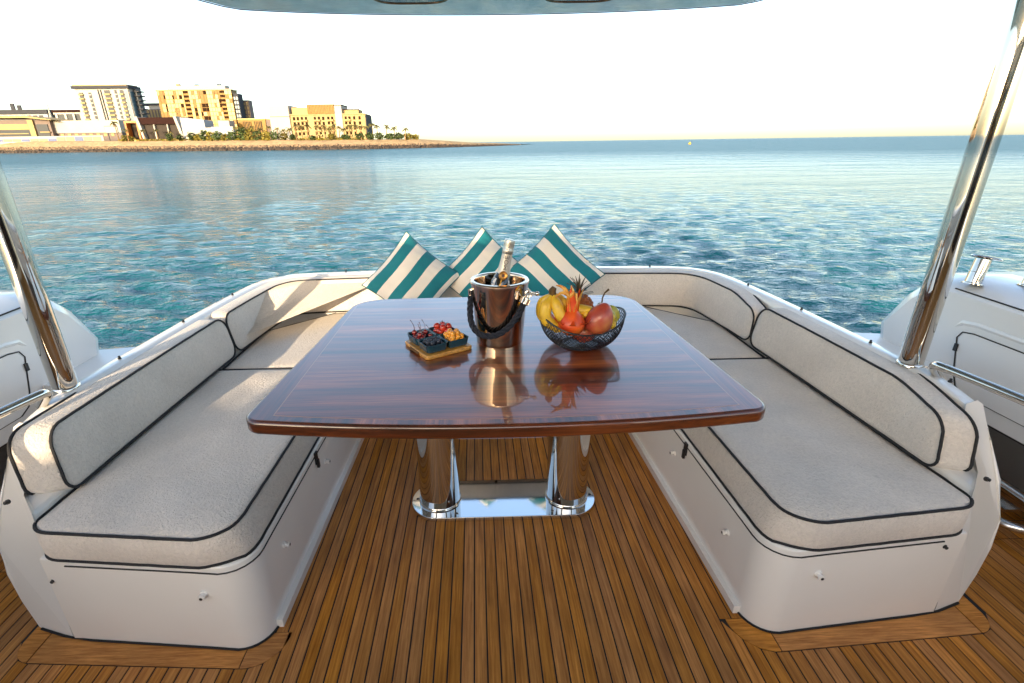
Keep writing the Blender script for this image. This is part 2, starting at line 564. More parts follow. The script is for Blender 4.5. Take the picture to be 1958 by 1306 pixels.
def build_land():
    M['sand'] = simple('sand_slope', (0.37, 0.26, 0.14), 0.95, var=0.25, vscale=0.5)
    M['lawn'] = simple('promenade_lawn', (0.16, 0.16, 0.03), 0.9, var=0.3, vscale=0.3)
    b = MB()
    xs = [SHORE[0][0] + i * 3.0 for i in range(int((43 + 700) / 3.0) + 1)]
    rows = []
    offs = [(0, -0.6), (0.6, 0.0), (3.5, 0.16), (7, 0.42), (11, 0.70), (15, 0.93), (18, 1.0)]
    for x in xs:
        y0 = shore_y(x); zt = land_top(x)
        h = zt - WZ
        row = []
        for j, (o, q) in enumerate(offs):
            z = WZ + h * q + (noise.noise(Vector((x * 0.3, j * 1.7, 0))) * 0.5 if 1 < j < 6 else 0) * min(1, h / 4)
            row.append((x, y0 + o * min(1, h / 5 + 0.1) + noise.noise(Vector((x * 0.2, j, 5))) * 0.8, z))
        row.append((x + 30 * (x > -20), y0 + 120, zt * 0.999 if x < -20 else -1.6))
        rows.append(row)
    nn = len(rows[0])
    vs = [p for r in rows for p in r]
    fs = []
    for i in range(len(rows) - 1):
        for j in range(nn - 1):
            fs.append((i * nn + j, (i + 1) * nn + j, (i + 1) * nn + j + 1, i * nn + j + 1))
    b.add(vs, fs)
    for fi, f in enumerate(b.f):
        b.fm[fi] = 1 if (fi % (nn - 1)) >= nn - 2 else 0
    o = b.build('shore_ground', [M['sand'], M['lawn']])
    tag(o, 'pale sandy slope and green promenade of the headland', kind='structure')
    # riprap rocks
    M['rock'] = simple('riprap_rock', (0.20, 0.14, 0.085), 0.9, var=0.55, vscale=0.9)
    M['rock_wet'] = simple('riprap_rock_wet', (0.04, 0.028, 0.02), 0.7, var=0.5, vscale=0.9)
    b = MB()
    base = [(-1, -1, -.6), (1, -.8, -.7), (.9, 1, -.5), (-.8, .9, -.6), (-.7, -.6, .7), (.6, -.7, .6), (.7, .6, .8), (-.6, .7, .5)]
    bf = [(0, 3, 2, 1), (4, 5, 6, 7), (0, 1, 5, 4), (1, 2, 6, 5), (2, 3, 7, 6), (3, 0, 4, 7)]
    for i in range(6500):
        x = -420 + 460 * rnd.random()
        h = land_top(x) - WZ
        q = rnd.random() ** 1.5
        oo = q * 7 * min(1, h / 5 + .1)
        z = WZ + h * (0.03 + 0.40 * q)
        s = rnd.uniform(0.35, 0.95) * min(1, 0.35 + h / 8)
        a = rnd.random() * 6
        ca, sa = math.cos(a), math.sin(a)
        vs = []
        for v in base:
            jx = [c * rnd.uniform(0.7, 1.3) * s for c in v]
            vs.append((x + jx[0] * ca - jx[1] * sa, shore_y(x) + oo + jx[0] * sa + jx[1] * ca, z + jx[2]))
        b.add(vs, bf, 1 if z < WZ + 1.0 + rnd.random() * 0.8 else 0)
    o = b.build('riprap_rocks', [M['rock'], M['rock_wet']])
    tag(o, 'loose brown boulders heaped along the waterline of the headland', 'rocks', kind='stuff')


build_land()

# ------------------------------------------------------------------ far buildings
F = {}
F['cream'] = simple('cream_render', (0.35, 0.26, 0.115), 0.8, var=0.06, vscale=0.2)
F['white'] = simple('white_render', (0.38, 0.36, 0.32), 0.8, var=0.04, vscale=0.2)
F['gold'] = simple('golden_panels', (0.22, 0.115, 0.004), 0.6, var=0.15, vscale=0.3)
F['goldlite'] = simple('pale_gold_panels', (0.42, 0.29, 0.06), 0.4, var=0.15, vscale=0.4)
F['slate'] = simple('slate_cladding', (0.030, 0.033, 0.042), 0.85, var=0.1, vscale=0.2)
F['brown'] = simple('dark_brown_fascia', (0.026, 0.011, 0.009), 0.85, spec=.1)
F['glass'] = simple('far_glass', (0.030, 0.038, 0.045), 0.45, spec=0.3)
F['bglass'] = simple('blue_glass', (0.07, 0.13, 0.17), 0.3, spec=0.4)
F['window'] = simple('dark_window', (0.025, 0.018, 0.013), 0.6, spec=0.2)
F['bronze'] = simple('bronze_window', (0.022, 0.010, 0.004), 0.8, spec=0.1)
F['grey'] = simple('grey_panels', (0.33, 0.34, 0.35), 0.6)
F['taupe'] = simple('taupe_stone', (0.14, 0.105, 0.09), 0.7)
F['orange'] = simple('copper_frame', (0.45, 0.16, 0.03), 0.5)
F['ochre'] = simple('ochre_wood_slats', (0.19, 0.095, 0.005), 0.6, var=0.15, vscale=0.5)

GZ = 3.0


def fb(name, mt, parent, *boxes, stuff=False, label=None):
    b = MB()
    for q in boxes: b.box(*q)
    o = b.build(name, mt, parent)
    if stuff: o['kind'] = 'stuff'
    if label: o['label'] = label
    return o


# A: white tower with slate cap
A = root('apartment_tower', (-284, 445, GZ), 'tall white apartment tower with slate roof band, leftmost high building on the headland', 'building')
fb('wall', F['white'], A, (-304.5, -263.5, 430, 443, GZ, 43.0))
fb('roof_band', F['slate'], A, (-305.8, -262.6, 428.6, 444, 43.0, 45.0))
fb('roof_cap', F['cream'], A, (-305.0, -264, 429.2, 443, 45.0, 45.8))
for i, (x0, x1) in enumerate(((-301.5, -298.5), (-294.5, -292.5), (-282.3, -278.0), (-274.6, -272.9), (-270.5, -267.8))):
    rec = fb('window_bay', F['glass'], A, (x0, x1, 429.75, 430, GZ + 6, 40.5 if i < 2 else 42.0))
    if i in (0, 2, 4):
        fb('balcony_rows', F['cream'], rec, *[(x0 - .2, x1 + .2, 428.7, 429.75, z, z + 1.0) for z in np.arange(12.5, 40, 2.9)], stuff=True)
    else:
        fb('window_mullions', F['white'], rec, *[(x0 - .1, x1 + .1, 429.5, 429.76, z, z + 0.8) for z in np.arange(12.5, 40, 2.9)], stuff=True)
for x in (-286.8, -284.9):
    fb('slate_fin', F['slate'], A, (x, x + 0.5, 429.3, 430, GZ, 42.3))
fb('glass_corner', F['bglass'], A, (-267.2, -264.6, 429.6, 430, GZ, 41.0), (-263.5, -263.2, 430.6, 442, GZ, 41.0))
fb('corner_frame', F['white'], A, (-264.6, -263.9, 429.2, 430, GZ, 43.0))
fb('rear_balconies', F['slate'], A, *[(-263.2, -258.6, 434, 441, z, z + 0.8) for z in np.arange(13, 44, 3.1)], stuff=True)
fb('rear_core', F['glass'], A, (-263.2, -261, 435, 441, GZ, 43.2))

# B: gold hotel block
B = root('gold_hotel', (-200, 412, GZ), 'large glowing gold panelled hotel block with white roof terrace', 'building')
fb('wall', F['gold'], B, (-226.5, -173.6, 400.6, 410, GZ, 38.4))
fb('parapet', F['goldlite'], B, (-227.0, -173.2, 400.0, 410.4, 38.4, 39.0))
fb('roof_terrace', F['white'], B, (-219, -178, 402, 409, 39.0, 41.6))
for (x, h) in ((-213, 1.2), (-200, 0.9), (-184, 0.9)):
    fb('roof_vent', F['ochre'] if x == -213 else F['slate'], B, (x, x + 2.6, 403, 405, 41.6, 41.6 + h))
rr = random.Random(4)
x = -226.0
cols = []
while x < -175:
    w = rr.choice([0.9, 1.3, 1.9, 2.4])
    kind = rr.random()
    cols.append((x, w, kind))
    x += w + 0.25
pale, amber, wind = [], [], []
nf = 12
for (x, w, kind) in cols:
    for f in range(nf):
        z0 = 5.0 + f * 2.78
        k2 = kind + rr.uniform(-.32, .32)
        if abs(x + 207) < 1.7 or abs(x + 180.5) < 1.3:
            wind.append((x, x + w, 400.2, 400.6, z0 + 1.0, z0 + 2.5))
            continue
        if k2 > 0.40: pale.append((x, x + w, 400.25 + rr.random() * .2, 400.6, z0 + .15, z0 + 2.6))
        elif k2 > 0.08: amber.append((x, x + w, 400.3, 400.6, z0 + .15, z0 + 2.6))
        else: wind.append((x, x + w, 400.4, 400.6, z0 + .15, z0 + 2.6))
fb('pale_panels', F['goldlite'], B, *pale, stuff=True)
fb('amber_panels', F['ochre'], B, *amber, stuff=True)
fb('windows', F['bronze'], B, *wind, stuff=True)
fb('side_wall', F['slate'], B, (-173.6, -169.9, 402.0, 409.5, GZ, 36.2))
fb('side_windows', F['bglass'], B, *[(-173.3 + 1.7 * i, -172.0 + 1.7 * i, 401.8, 402.0, z, z + 2.0) for i in range(2) for z in np.arange(6, 34, 2.9)], stuff=True)
fb('rear_wing', F['taupe'], B, (-173.6, -167.0, 412, 418, GZ, 32.6))
fb('rear_panels', F['cream'], B, *[(x, x + 1.1, 411.7, 412, z, z + 2.0) for x in (-171.0, -168.9) for z in np.arange(6, 31, 2.9)], stuff=True)

# C: cream terraced hotel at the point
Cc = root('cream_hotel', (-98, 360, GZ), 'cream balconied hotel with ochre slatted penthouse near the tip of the headland', 'building')
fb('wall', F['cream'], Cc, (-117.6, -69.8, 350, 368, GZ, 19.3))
fb('west_block', F['white'], Cc, (-130.0, -117.6, 349, 368, GZ, 24.6))
fb('west_band', F['taupe'], Cc, (-130.1, -117.5, 348.9, 349, 17.9, 18.3))
fb('penthouse', F['cream'], Cc, (-116.5, -105.8, 352, 366, 19.3, 23.4))
pw = fb('slatted_penthouse', F['ochre'], Cc, (-105.8, -88.9, 349.2, 366, 19.3, 24.9))
fb('slats', F['gold'], pw, *[(x, x + .45, 348.9, 349.2, 19.5, 24.7) for x in np.arange(-105.6, -89, .95)], stuff=True)
fb('stair_tower', F['white'], Cc, (-88.7, -84.3, 349.3, 366, GZ, 24.2))
fb('tower_cap', F['brown'], Cc, (-88.8, -84.0, 349.0, 366, 24.2, 24.7))
fb('roof_pavilion', F['cream'], Cc, (-84.3, -74.1, 353, 364, 19.3, 21.9))
fb('pergola_beam', F['brown'], Cc, (-84.3, -73.6, 351.5, 352, 21.9, 22.2), (-74.0, -73.6, 351.5, 352, 19.3, 21.9))
fb('cornice', F['cream'], Cc, (-118.4, -69.3, 349.4, 350, 18.8, 19.5))
w_, bl = [], []
xs = [-115.8, -113.4, -110.8, -108.2, -102.6, -100.0, -97.3, -94.0, -91.6, -83.0, -80.6, -77.6, -74.2]
for x in xs:
    for z in (15.9, 12.9, 9.9, 6.9):
        w_.append((x, x + 1.4, 349.85, 350.0, z, z + 1.9))
for (x0, x1) in ((-110.9, -106.6), (-102.8, -98.4), (-94.2, -90.0), (-83.2, -79.2)):
    for z in (15.2, 12.2, 9.2, 6.2):
        bl.append((x0, x1, 348.6, 349.99, z, z + 0.9))
fb('windows', F['bronze'], Cc, *w_, stuff=True)
fb('balconies', F['cream'], Cc, *bl, stuff=True)
fb('end_frame', F['slate'], Cc, (-69.8, -69.2, 349.6, 368, GZ, 18.8))
fb('pool_bar', F['goldlite'], Cc, (-98, -88.5, 338, 342, 6.8, 7.3), (-98, -97.6, 338, 342, 3.5, 6.8), (-89, -88.5, 338, 342, 3.5, 6.8))

# D: dark fascia pavilion with white fins
D = root('beach_pavilion', (-210, 372, GZ), 'low pavilion with dark brown fascia and slanting white fins before the gold hotel', 'building')
fb('fascia', F['brown'], D, (-222, -197.5, 365, 380, 15.3, 19.4))
fb('glazing', F['window'], D, (-221, -198, 367, 379, GZ, 15.3))
for (x0, xb) in ((-223.2, -220.2), (-198.0, -194.6)):
    b = MB()
    b.add([(x0 - .9, 364, 19.9), (x0 + .9, 364, 19.9), (xb + .9, 364, GZ), (xb - .9, 364, GZ), (x0 - .9, 380, 19.9), (x0 + .9, 380, 19.9), (xb + .9, 380, GZ), (xb - .9, 380, GZ)],
          [(0, 3, 2, 1), (4, 5, 6, 7), (0, 1, 5, 4), (1, 2, 6, 5), (2, 3, 7, 6), (3, 0, 4, 7)])
    b.build('fin_wall', F['white'], D)
for x in (-213.8, -205.0):
    fb('slim_fin', F['white'], D, (x, x + .7, 365.4, 367, GZ, 15.3))
fb('terrace', F['cream'], D, (-226, -193, 361, 365, GZ, 6.0))

# E: white long building, F: modern corner building
E_ = root('white_gallery', (-287, 410, GZ), 'long low plain white building between the slanted roof house and the palm', 'building')
fb('wall', F['white'], E_, (-311, -258, 400, 420, 11.5, 19.8))
fb('plinth', F['taupe'], E_, (-309.5, -258.5, 401, 420, GZ, 11.5))
fb('plinth_windows', F['cream'], E_, *[(x, x + 2.4, 400.7, 401, 9.2, 11.0) for x in np.arange(-308, -262, 5.2)], stuff=True)
Fh = root('slanted_roof_house', (-322, 403, GZ), 'modern beige house with slanted overhanging roof at the left end of the shore', 'building')
b = MB()
b.add([(-360, 392, 22.9), (-318, 392, 22.9), (-300, 392, 20.4), (-300, 392, 19.9), (-318, 392, 21.6), (-360, 392, 21.8),
       (-360, 418, 22.9), (-318, 418, 22.9), (-300, 418, 20.4), (-300, 418, 19.9), (-318, 418, 21.6), (-360, 418, 21.8)],
      [(0, 5, 4, 3, 2, 1), (6, 7, 8, 9, 10, 11), (0, 1, 7, 6), (1, 2, 8, 7), (2, 3, 9, 8), (3, 4, 10, 9), (4, 5, 11, 10), (5, 0, 6, 11)])
b.build('roof', F['cream'], Fh)
fb('wall', F['taupe'], Fh, (-355, -305, 397, 416, GZ, 20.6))
fb('spandrel', F['goldlite'], Fh, (-345, -320.5, 396.4, 397, 14.2, 17.6))
fb('glazing', F['glass'], Fh, (-345, -320.5, 396.7, 397, 9, 13.8), (-315, -307, 396.5, 397, 9.5, 17.5))
fb('window_rail', F['cream'], Fh, (-345, -322, 396.3, 396.7, 11.2, 11.7), (-313, -306, 395.6, 396.5, 11.9, 12.6))
fb('pier', F['cream'], Fh, (-319.8, -316, 395.6, 397, GZ, 20.4))

# G, H, I
G = root('slate_terrace_block', (-385, 490, GZ), 'long dark slate roofed block behind the slanted roof house, far left', 'building')
fb('wall', F['grey'], G, (-420, -368.5, 480, 500, GZ, 29.0))
fb('roof_band', F['slate'], G, (-421, -367.5, 479, 501, 29.0, 32.5))
fb('windows', F['glass'], G, *[(x, x + 3.4, 479.7, 480, 25, 28) for x in np.arange(-416, -372, 5)], stuff=True)
for x in (-402, -396.5):
    fb('roof_sail', F['slate'], G, (x, x + 3.2, 485, 486, 32.5, 37.8 if x < -400 else 36.4))
sp_ = root('white_mast', (-351, 460, GZ), 'thin white tapering mast standing left of the tall white tower', 'mast')
b = MB(); b.lathe([(1.3, 3.0), (1.2, 24), (0.5, 31), (0.12, 36.5)], (-351, 460, 0), 10); b.build('spire', F['white'], sp_, True)
Hh = root('dark_fascia_block', (-351, 490, GZ), 'mid rise block with dark fascia and white columns, left of the white tower', 'building')
fb('wall', F['glass'], Hh, (-363, -337, 480.5, 500, GZ, 28.6))
fb('fascia', F['brown'], Hh, (-364, -336, 479.5, 500, 30.0, 32.0))
fb('parapet', F['white'], Hh, (-363.5, -336.5, 480, 500, 28.6, 30.0))
for x in (-362, -354.5, -347.5, -341):
    fb('column', F['white'], Hh, (x, x + 1.8, 479.8, 480.5, GZ, 28.6))
I_ = root('stepped_rear_block', (-281, 492, GZ), 'stepped block with dark flat roof between the white tower and gold hotel', 'building')
fb('wall', F['taupe'], I_, (-290, -266, 480, 500, GZ, 31.5))
fb('upper_floor', F['white'], I_, (-282, -266, 482, 500, 31.5, 34.8))
fb('roof', F['slate'], I_, (-290, -265, 481, 500, 34.8, 36.4))
fb('window_strips', F['cream'], I_, *[(x, x + 1.2, 479.7, 480, 25, 31) for x in np.arange(-288, -268, 2.6)], stuff=True)

J_ = root('golden_lodge', (-148, 375, GZ), 'low golden building with slatted openings right of the gold hotel', 'building')
fb('wall', F['gold'], J_, (-157.4, -139.2, 365, 380, GZ, 17.5))
fb('parapet', F['goldlite'], J_, (-157.6, -139.0, 364.8, 380, 17.5, 18.0))
fb('slatted_opening', F['window'], J_, (-154.5, -148.8, 364.7, 365, 10, 16.2), (-147, -141.8, 364.7, 365, 10, 16.2))
fb('slats', F['gold'], J_, *[(x, x + .4, 364.4, 364.7, 10, 16.2) for x in list(np.arange(-154.2, -149, 1.0)) + list(np.arange(-146.8, -142, 1.0))], stuff=True)
Jw = root('grey_wedge_hall', (-132, 375, GZ), 'grey hall with sloping roofline between golden lodge and cream hotel', 'building')
b = MB()
b.add([(-139.0, 365.5, GZ), (-121.5, 365.5, GZ), (-121.5, 365.5, 15.0), (-139.0, 365.5, 17.4), (-139.0, 380, GZ), (-121.5, 380, GZ), (-121.5, 380, 15.0), (-139.0, 380, 17.4)],
      [(0, 1, 2, 3), (5, 4, 7, 6), (3, 2, 6, 7), (1, 5, 6, 2), (4, 0, 3, 7)])
b.build('wall', F['taupe'], Jw)
b = MB()
b.add([(-139.2, 365.2, 17.5), (-121.2, 365.2, 15.1), (-121.2, 380, 15.1), (-139.2, 380, 17.5), (-139.2, 365.2, 17.9), (-121.2, 365.2, 15.5), (-121.2, 380, 15.5), (-139.2, 380, 17.9)],
      [(0, 3, 2, 1), (4, 5, 6, 7), (0, 1, 5, 4), (1, 2, 6, 5), (2, 3, 7, 6), (3, 0, 4, 7)])
b.build('roof', F['cream'], Jw)
K_ = root('white_beach_club', (-172, 357, GZ), 'stepped grey and white beach club walls below the gold hotel', 'building')
b = MB()
b.add([(-187, 350, GZ), (-172.3, 350, GZ), (-172.3, 350, 16.9), (-187, 350, 18.4), (-187, 362, GZ), (-172.3, 362, GZ), (-172.3, 362, 16.9), (-187, 362, 18.4)],
      [(0, 1, 2, 3), (5, 4, 7, 6), (3, 2, 6, 7), (1, 5, 6, 2), (4, 0, 3, 7)])
b.build('wall', F['grey'], K_)
fb('terrace_wall', F['white'], K_, (-184, -158, 347, 349, GZ, 12.2))
fb('upper_box', F['white'], K_, (-164.5, -157.5, 352, 360, GZ, 16.4))
fb('lower_wall', F['grey'], K_, (-166, -152.5, 345, 347, GZ, 12.6))
L_ = root('billboard', (-246, 372, GZ), 'white billboard on posts beside the lone palm in front of the white building', 'billboard')
fb('panel', F['white'], L_, (-250.4, -242.2, 371.7, 372, 10.6, 14.6))
fb('frame', F['slate'], L_, (-250.6, -242.0, 371.9, 372.15, 10.3, 14.9))
fb('post', F['slate'], L_, (-249.5, -249.1, 372.15, 372.5, GZ, 10.4))
fb('post', F['slate'], L_, (-243.5, -243.1, 372.15, 372.5, GZ, 10.4))
P_ = root('copper_portal', (-228, 368, GZ), 'copper coloured portal frame beside the dark fascia pavilion', 'portal')
fb('post', F['orange'], P_, (-232.9, -231.7, 366, 371, GZ, 17.3))
fb('post', F['orange'], P_, (-225.2, -224.0, 366, 371, GZ, 17.3))
fb('lintel', F['orange'], P_, (-232.9, -224.0, 365.9, 371, 16.3, 17.5))
fb('dark_infill', F['window'], P_, (-231.7, -225.2, 370.5, 371.2, GZ, 16.3))
Q_ = root('promenade_hoarding', (-300, 385, GZ), 'pale hoarding with coloured panels along the promenade edge at far left', 'hoarding')
fb('wall', F['white'], Q_, (-352, -262, 385, 385.6, GZ, 9.3))
q1, q2, q3 = [], [], []
for i, x in enumerate(np.arange(-350, -264, 6.2)):
    (q1, q2, q3)[i % 3].append((x, x + 5.6, 384.8, 385, 6.0, 7.6 if i < 9 else 8.6))
fb('rose_panels', simple('rose_panel', (0.50, 0.20, 0.14), 0.7), Q_, *q1, stuff=True)
fb('sand_panels', simple('sand_panel', (0.55, 0.36, 0.14), 0.7), Q_, *q2, stuff=True)
fb('blue_panels', simple('blue_panel', (0.10, 0.13, 0.24), 0.7), Q_, *q3, stuff=True)

# vegetation
V = {}
V['frond'] = simple('palm_frond', (0.115, 0.105, 0.028), 0.7, objvar=0.35)
V['trunk'] = simple('palm_trunk', (0.22, 0.13, 0.055), 0.9, objvar=0.2)
V['leafA'] = simple('leaf_olive', (0.17, 0.145, 0.022), 0.8, objvar=0.3)
V['leafB'] = simple('leaf_green', (0.055, 0.085, 0.022), 0.8, objvar=0.3)
V['hedge'] = simple('hedge_yellow_green', (0.27, 0.23, 0.02), 0.9, objvar=0.2)


def palm_crown(h, r, seed):
    q = random.Random(seed)
    b = MB()
    for k in range(17):
        a = 2 * PI * k / 17 + q.uniform(-.2, .2)
        el = q.uniform(-0.35, 1.1)
        L = r * q.uniform(.8, 1.15)
        pts = []
        for i in range(6):
            t = i / 5
            rad = L * t * math.cos(el * (1 - .3 * t))
            z = h + L * (t * math.sin(el) - 0.62 * t * t)
            pts.append((rad * math.cos(a), rad * math.sin(a), z))
        for i in range(5):
            wd = 0.20 * r * (1 - abs(i / 5 - .4))
            nx, ny = -math.sin(a), math.cos(a)
            p0, p1 = pts[i], pts[i + 1]
            for sg in (-1, 1):
                d = 0.12 * r
                b.add([p0, p1, (p1[0] + nx * wd * sg, p1[1] + ny * wd * sg, p1[2] - d), (p0[0] + nx * wd * sg * .55, p0[1] + ny * wd * sg * .55, p0[2] - d)], [(0, 1, 2, 3)])
    return b


def make_palm(loc, h, r, seed, label, group='palms in front of the cream hotel'):
    q = random.Random(seed)
    t = root('palm_tree', loc, label, 'palm tree', group)
    b = MB()
    lx = q.uniform(-.5, .5)
    b.tube([(loc[0] + lx * (i / 5) ** 2, loc[1], loc[2] + h * i / 5) for i in range(6)], [0.36, .30, .26, .24, .22, .28], 7)
    b.build('trunk', V['trunk'], t, True)
    c = palm_crown(h, r, seed)
    c.v = [(x + loc[0] + lx, y + loc[1], z + loc[2]) for x, y, z in c.v]
    c.build('crown', V['frond'], t)
    return t


def palm_at(x, y, top, r, seed, label, group='palms in front of the cream hotel'):
    z = land_top(x) - 0.3
    return make_palm((x, y, z), top - z - r * .3, r, seed, label, group)


palm_at(-232.6, 356, 17.0, 2.8, 1, 'lone tall palm beside the billboard in front of the white building', None)
ORD = 'first second third fourth fifth sixth seventh eighth ninth tenth eleventh twelfth thirteenth fourteenth fifteenth sixteenth seventeenth eighteenth nineteenth twentieth'.split() + ['twenty-' + w_q for w_q in 'first second third fourth fifth sixth seventh eighth ninth'.split()]
hp = [(-104.8, 12.7), (-101.5, 12.0), (-98.6, 12.3), (-93.4, 12.2), (-89.1, 12.0), (-83.9, 12.7), (-81.0, 11.5), (-74.9, 12.0), (-71.0, 12.3), (-66.8, 11.4), (-64.0, 11.3), (-108.5, 10.8), (-112.5, 10.2), (-77.8, 10.6), (-86.5, 10.4)]
for i, (x, z) in enumerate(hp):
    palm_at(x, 318 + (i * 37 % 9), z, 1.9 + (i % 3) * .25, 20 + i, '%s palm from the left in the row before the balconied cream hotel' % ORD[sorted(q_[0] for q_ in hp).index(x)])
pp = [(-61.3, 12.9, 'tallest palm right of the cream hotel, nearest to its corner'), (-58.4, 11.9, 'second palm right of the cream hotel, close behind the tallest'),
      (-53.2, 12.0, 'broad crowned palm in the middle of the group right of the cream hotel'), (-48.4, 11.0, 'fourth palm to the right of the cream hotel, slightly shorter'),
      (-42.0, 10.2, 'last palm before the bare tip of the headland')]
for i, (x, z, lb) in enumerate(pp):
    palm_at(x, 325, z, 2.4, 50 + i, lb, 'palms on the point right of the cream hotel')
for i, (x, z) in enumerate(((-148, 12.5), (-143.5, 11.8), (-137.5, 12.6), (-133, 11.4), (-128, 12.4), (-122.5, 11.6))):
    palm_at(x, 338, z, 2.0, 80 + i, '%s of six short palms from the left before the golden lodge and grey hall' % ORD[i], 'palms in front of the golden lodge')
for i, (x, z) in enumerate(((-229, 12.6), (-218.0, 12), (-209.5, 12.2), (-201.3, 10.8))):
    palm_at(x, 360, z, 2.1, 90 + i, '%s of four small palms from the left before the dark fascia pavilion' % ORD[i], 'palms at the beach pavilion')


def tree_blob(name, loc, rx, rz, mt, label, cat, group, seed, trunk=True):
    q = random.Random(seed)
    t = root(name, loc, label, cat, group)
    b = MB()
    for k in range(150):
        u, v, w = q.gauss(0, 1), q.gauss(0, 1), q.gauss(0, 1)
        n = math.sqrt(u * u + v * v + w * w)
        rad = q.uniform(.55, 1.08)
        bump = 1 + 0.25 * noise.noise(Vector((u / n * 2 + seed, v / n * 2, w / n * 2)))
        c = (loc[0] + u / n * rx * rad * bump, loc[1] + v / n * rx * rad * .8, loc[2] + rz * 1.05 + w / n * rz * rad * bump)
        s = q.uniform(.16, .34) * rx
        a, e = q.uniform(0, 6.28), q.uniform(-1, 1)
        d1 = Vector((math.cos(a), math.sin(a), e)).normalized() * s
        d2 = Vector((-math.sin(a) * .7, math.cos(a) * .7, q.uniform(-.8, .8))) * s
        b.add([Vector(c) + d1, Vector(c) + d2, Vector(c) - d1, Vector(c) - d2], [(0, 1, 2, 3)])
    b.build('crown' if trunk else 'foliage', mt, t)
    if trunk:
        b = MB(); b.tube([(loc[0], loc[1], loc[2]), (loc[0] + .1, loc[1], loc[2] + rz * .9)], [.3, .15], 6)
        b.build('trunk', V['trunk'], t)


bz = [(-233, 4.6, 2.8, 1.9, 'leafA'), (-228, 3.2, 2.0, 1.4, 'leafA'), (-197, 2.8, 2.4, 2.2, 'leafB'), (-188, 3, 2.2, 1.8, 'leafB'), (-178.5, 3, 2.8, 2.5, 'leafB'),
      (-174, 3, 2.4, 1.9, 'leafA'), (-168.5, 3, 3.4, 2.9, 'leafB'), (-163.5, 3, 2.8, 2.6, 'leafA'), (-158.5, 3, 3.0, 2.6, 'leafB'), (-153, 3, 2.4, 1.9, 'leafA'),
      (-147.5, 3, 3.2, 2.5, 'leafB'), (-141, 3, 3.4, 3.5, 'leafB'), (-135.5, 3, 3.2, 3.4, 'leafA'), (-130, 3, 3.0, 2.7, 'leafB'), (-124.5, 3, 2.8, 2.4, 'leafA'),
      (-119, 3, 2.8, 2.6, 'leafB'), (-113, 3, 2.4, 2.0, 'leafA'), (-107, 3, 2.4, 1.6, 'leafB'), (-95, 3, 2.2, 1.3, 'leafB'), (-84, 3, 2.2, 1.7, 'leafA'), (-76, 3, 2.6, 1.5, 'leafB'), (-68, 3, 2.4, 1.8, 'leafB'), (-62, 3, 2.6, 2.0, 'leafB'), (-57, 3, 2.6, 2.0, 'leafB'), (-51, 3, 3.0, 1.7, 'leafB'), (-46, 3, 2.8, 1.9, 'leafB'), (-40.5, 3, 2.8, 1.8, 'leafA'), (-36.5, 3, 2.3, 1.4, 'leafA')]
for i, (x, z, rx, rz, mt) in enumerate(bz):
    y = shore_y(x) + 16
    tree_blob('bush', (x, y, land_top(x) - .3), rx, rz, V[mt], ('%s ' % ORD[i]) + ('olive' if mt == 'leafA' else 'dark green') * 0 + 'rounded %s bush from the left along the headland promenade' % ('olive' if mt == 'leafA' else 'dark green'), 'bush', 'bushes along the headland', 200 + i, False)
b = MB()
q = random.Random(5)
for i in range(900):
    x = q.choice([q.uniform(-240, -186), q.uniform(-186, -110), q.uniform(-110, -66)])
    c = Vector((x, shore_y(x) + 15.5 + q.uniform(0, 2), land_top(x) + q.uniform(-.1, .9)))
    a = q.uniform(0, 6.28); s = q.uniform(.5, 1.1)
    d1 = Vector((math.cos(a), math.sin(a), q.uniform(-.5, .5))) * s
    d2 = Vector((-math.sin(a), math.cos(a), q.uniform(-.5, .8))) * s * .6
    b.add([c + d1, c + d2, c - d1, c - d2], [(0, 1, 2, 3)])
o = b.build('hedge_foliage', V['hedge'])
tag(o, 'low yellow green ground cover along the promenade edge', 'ground cover', kind='stuff')
by = root('buoy', (121.5, 300, -1.2), 'tiny yellow buoy on the sea near the horizon', 'buoy')
b = MB(); b.lathe([(.7, -1.3), (.8, -.7), (.5, -.3), (.1, .0), (.02, .3)], (121.5, 300, 0), 10); b.build('float', simple('buoy_yellow', (.6, .4, .05), .5), by, True)

# ------------------------------------------------------------------ boat: hull and deck
hull = root('yacht_hull', (0, 1, -0.8), 'white yacht hull beneath the cockpit deck', 'hull')
b = MB()
b.prism([(-2.6, -6), (2.6, -6), (2.45, 1.6), (2.3, 2.45), (1.2, 2.92), (-1.2, 2.92), (-2.3, 2.45), (-2.45, 1.6)], WZ - .3, -0.012)
b.build('shell', M['gel_side'], hull)
deck = empty('teak_deck', (0, 0, 0), kind='structure', label='varnished teak cockpit deck with black caulked seams')
deck['_w'] = (0, 0, 0)
b = MB(); b.prism([(-2.2, -4.0), (2.2, -4.0), (2.2, 2.25), (-2.2, 2.25)], -0.010, -0.0022)
b.build('caulking', M['caulk'], deck)
PITCH, PW = 0.0363, 0.0320


def margin_y(x):
    """outer (forward) edge of the margin plank that frames a settee foot"""
    a = abs(x)
    if a < 0.638: return None
    if a > 1.405: return None
    y = 0.940 + 0.035 * (a - .74) / .6
    if a < 0.74:
        t = (0.74 - a) / 0.102
        y = 0.940 + 0.098 * (1 - math.sqrt(max(0, 1 - t * t)))
    if a > 1.345:
        t = (a - 1.345) / 0.06
        y = y + 0.06 * (1 - math.sqrt(max(0, 1 - t * t)))
    return y


def box_front(x):
    a = abs(x)
    y = 0.995 + 0.058 * (a - .76) / .6
    if a < 0.76:
        t = (0.76 - a) / 0.085
        y = 0.995 + 0.085 * (1 - math.sqrt(max(0, 1 - t * t)))
    return y


pr = random.Random(11)


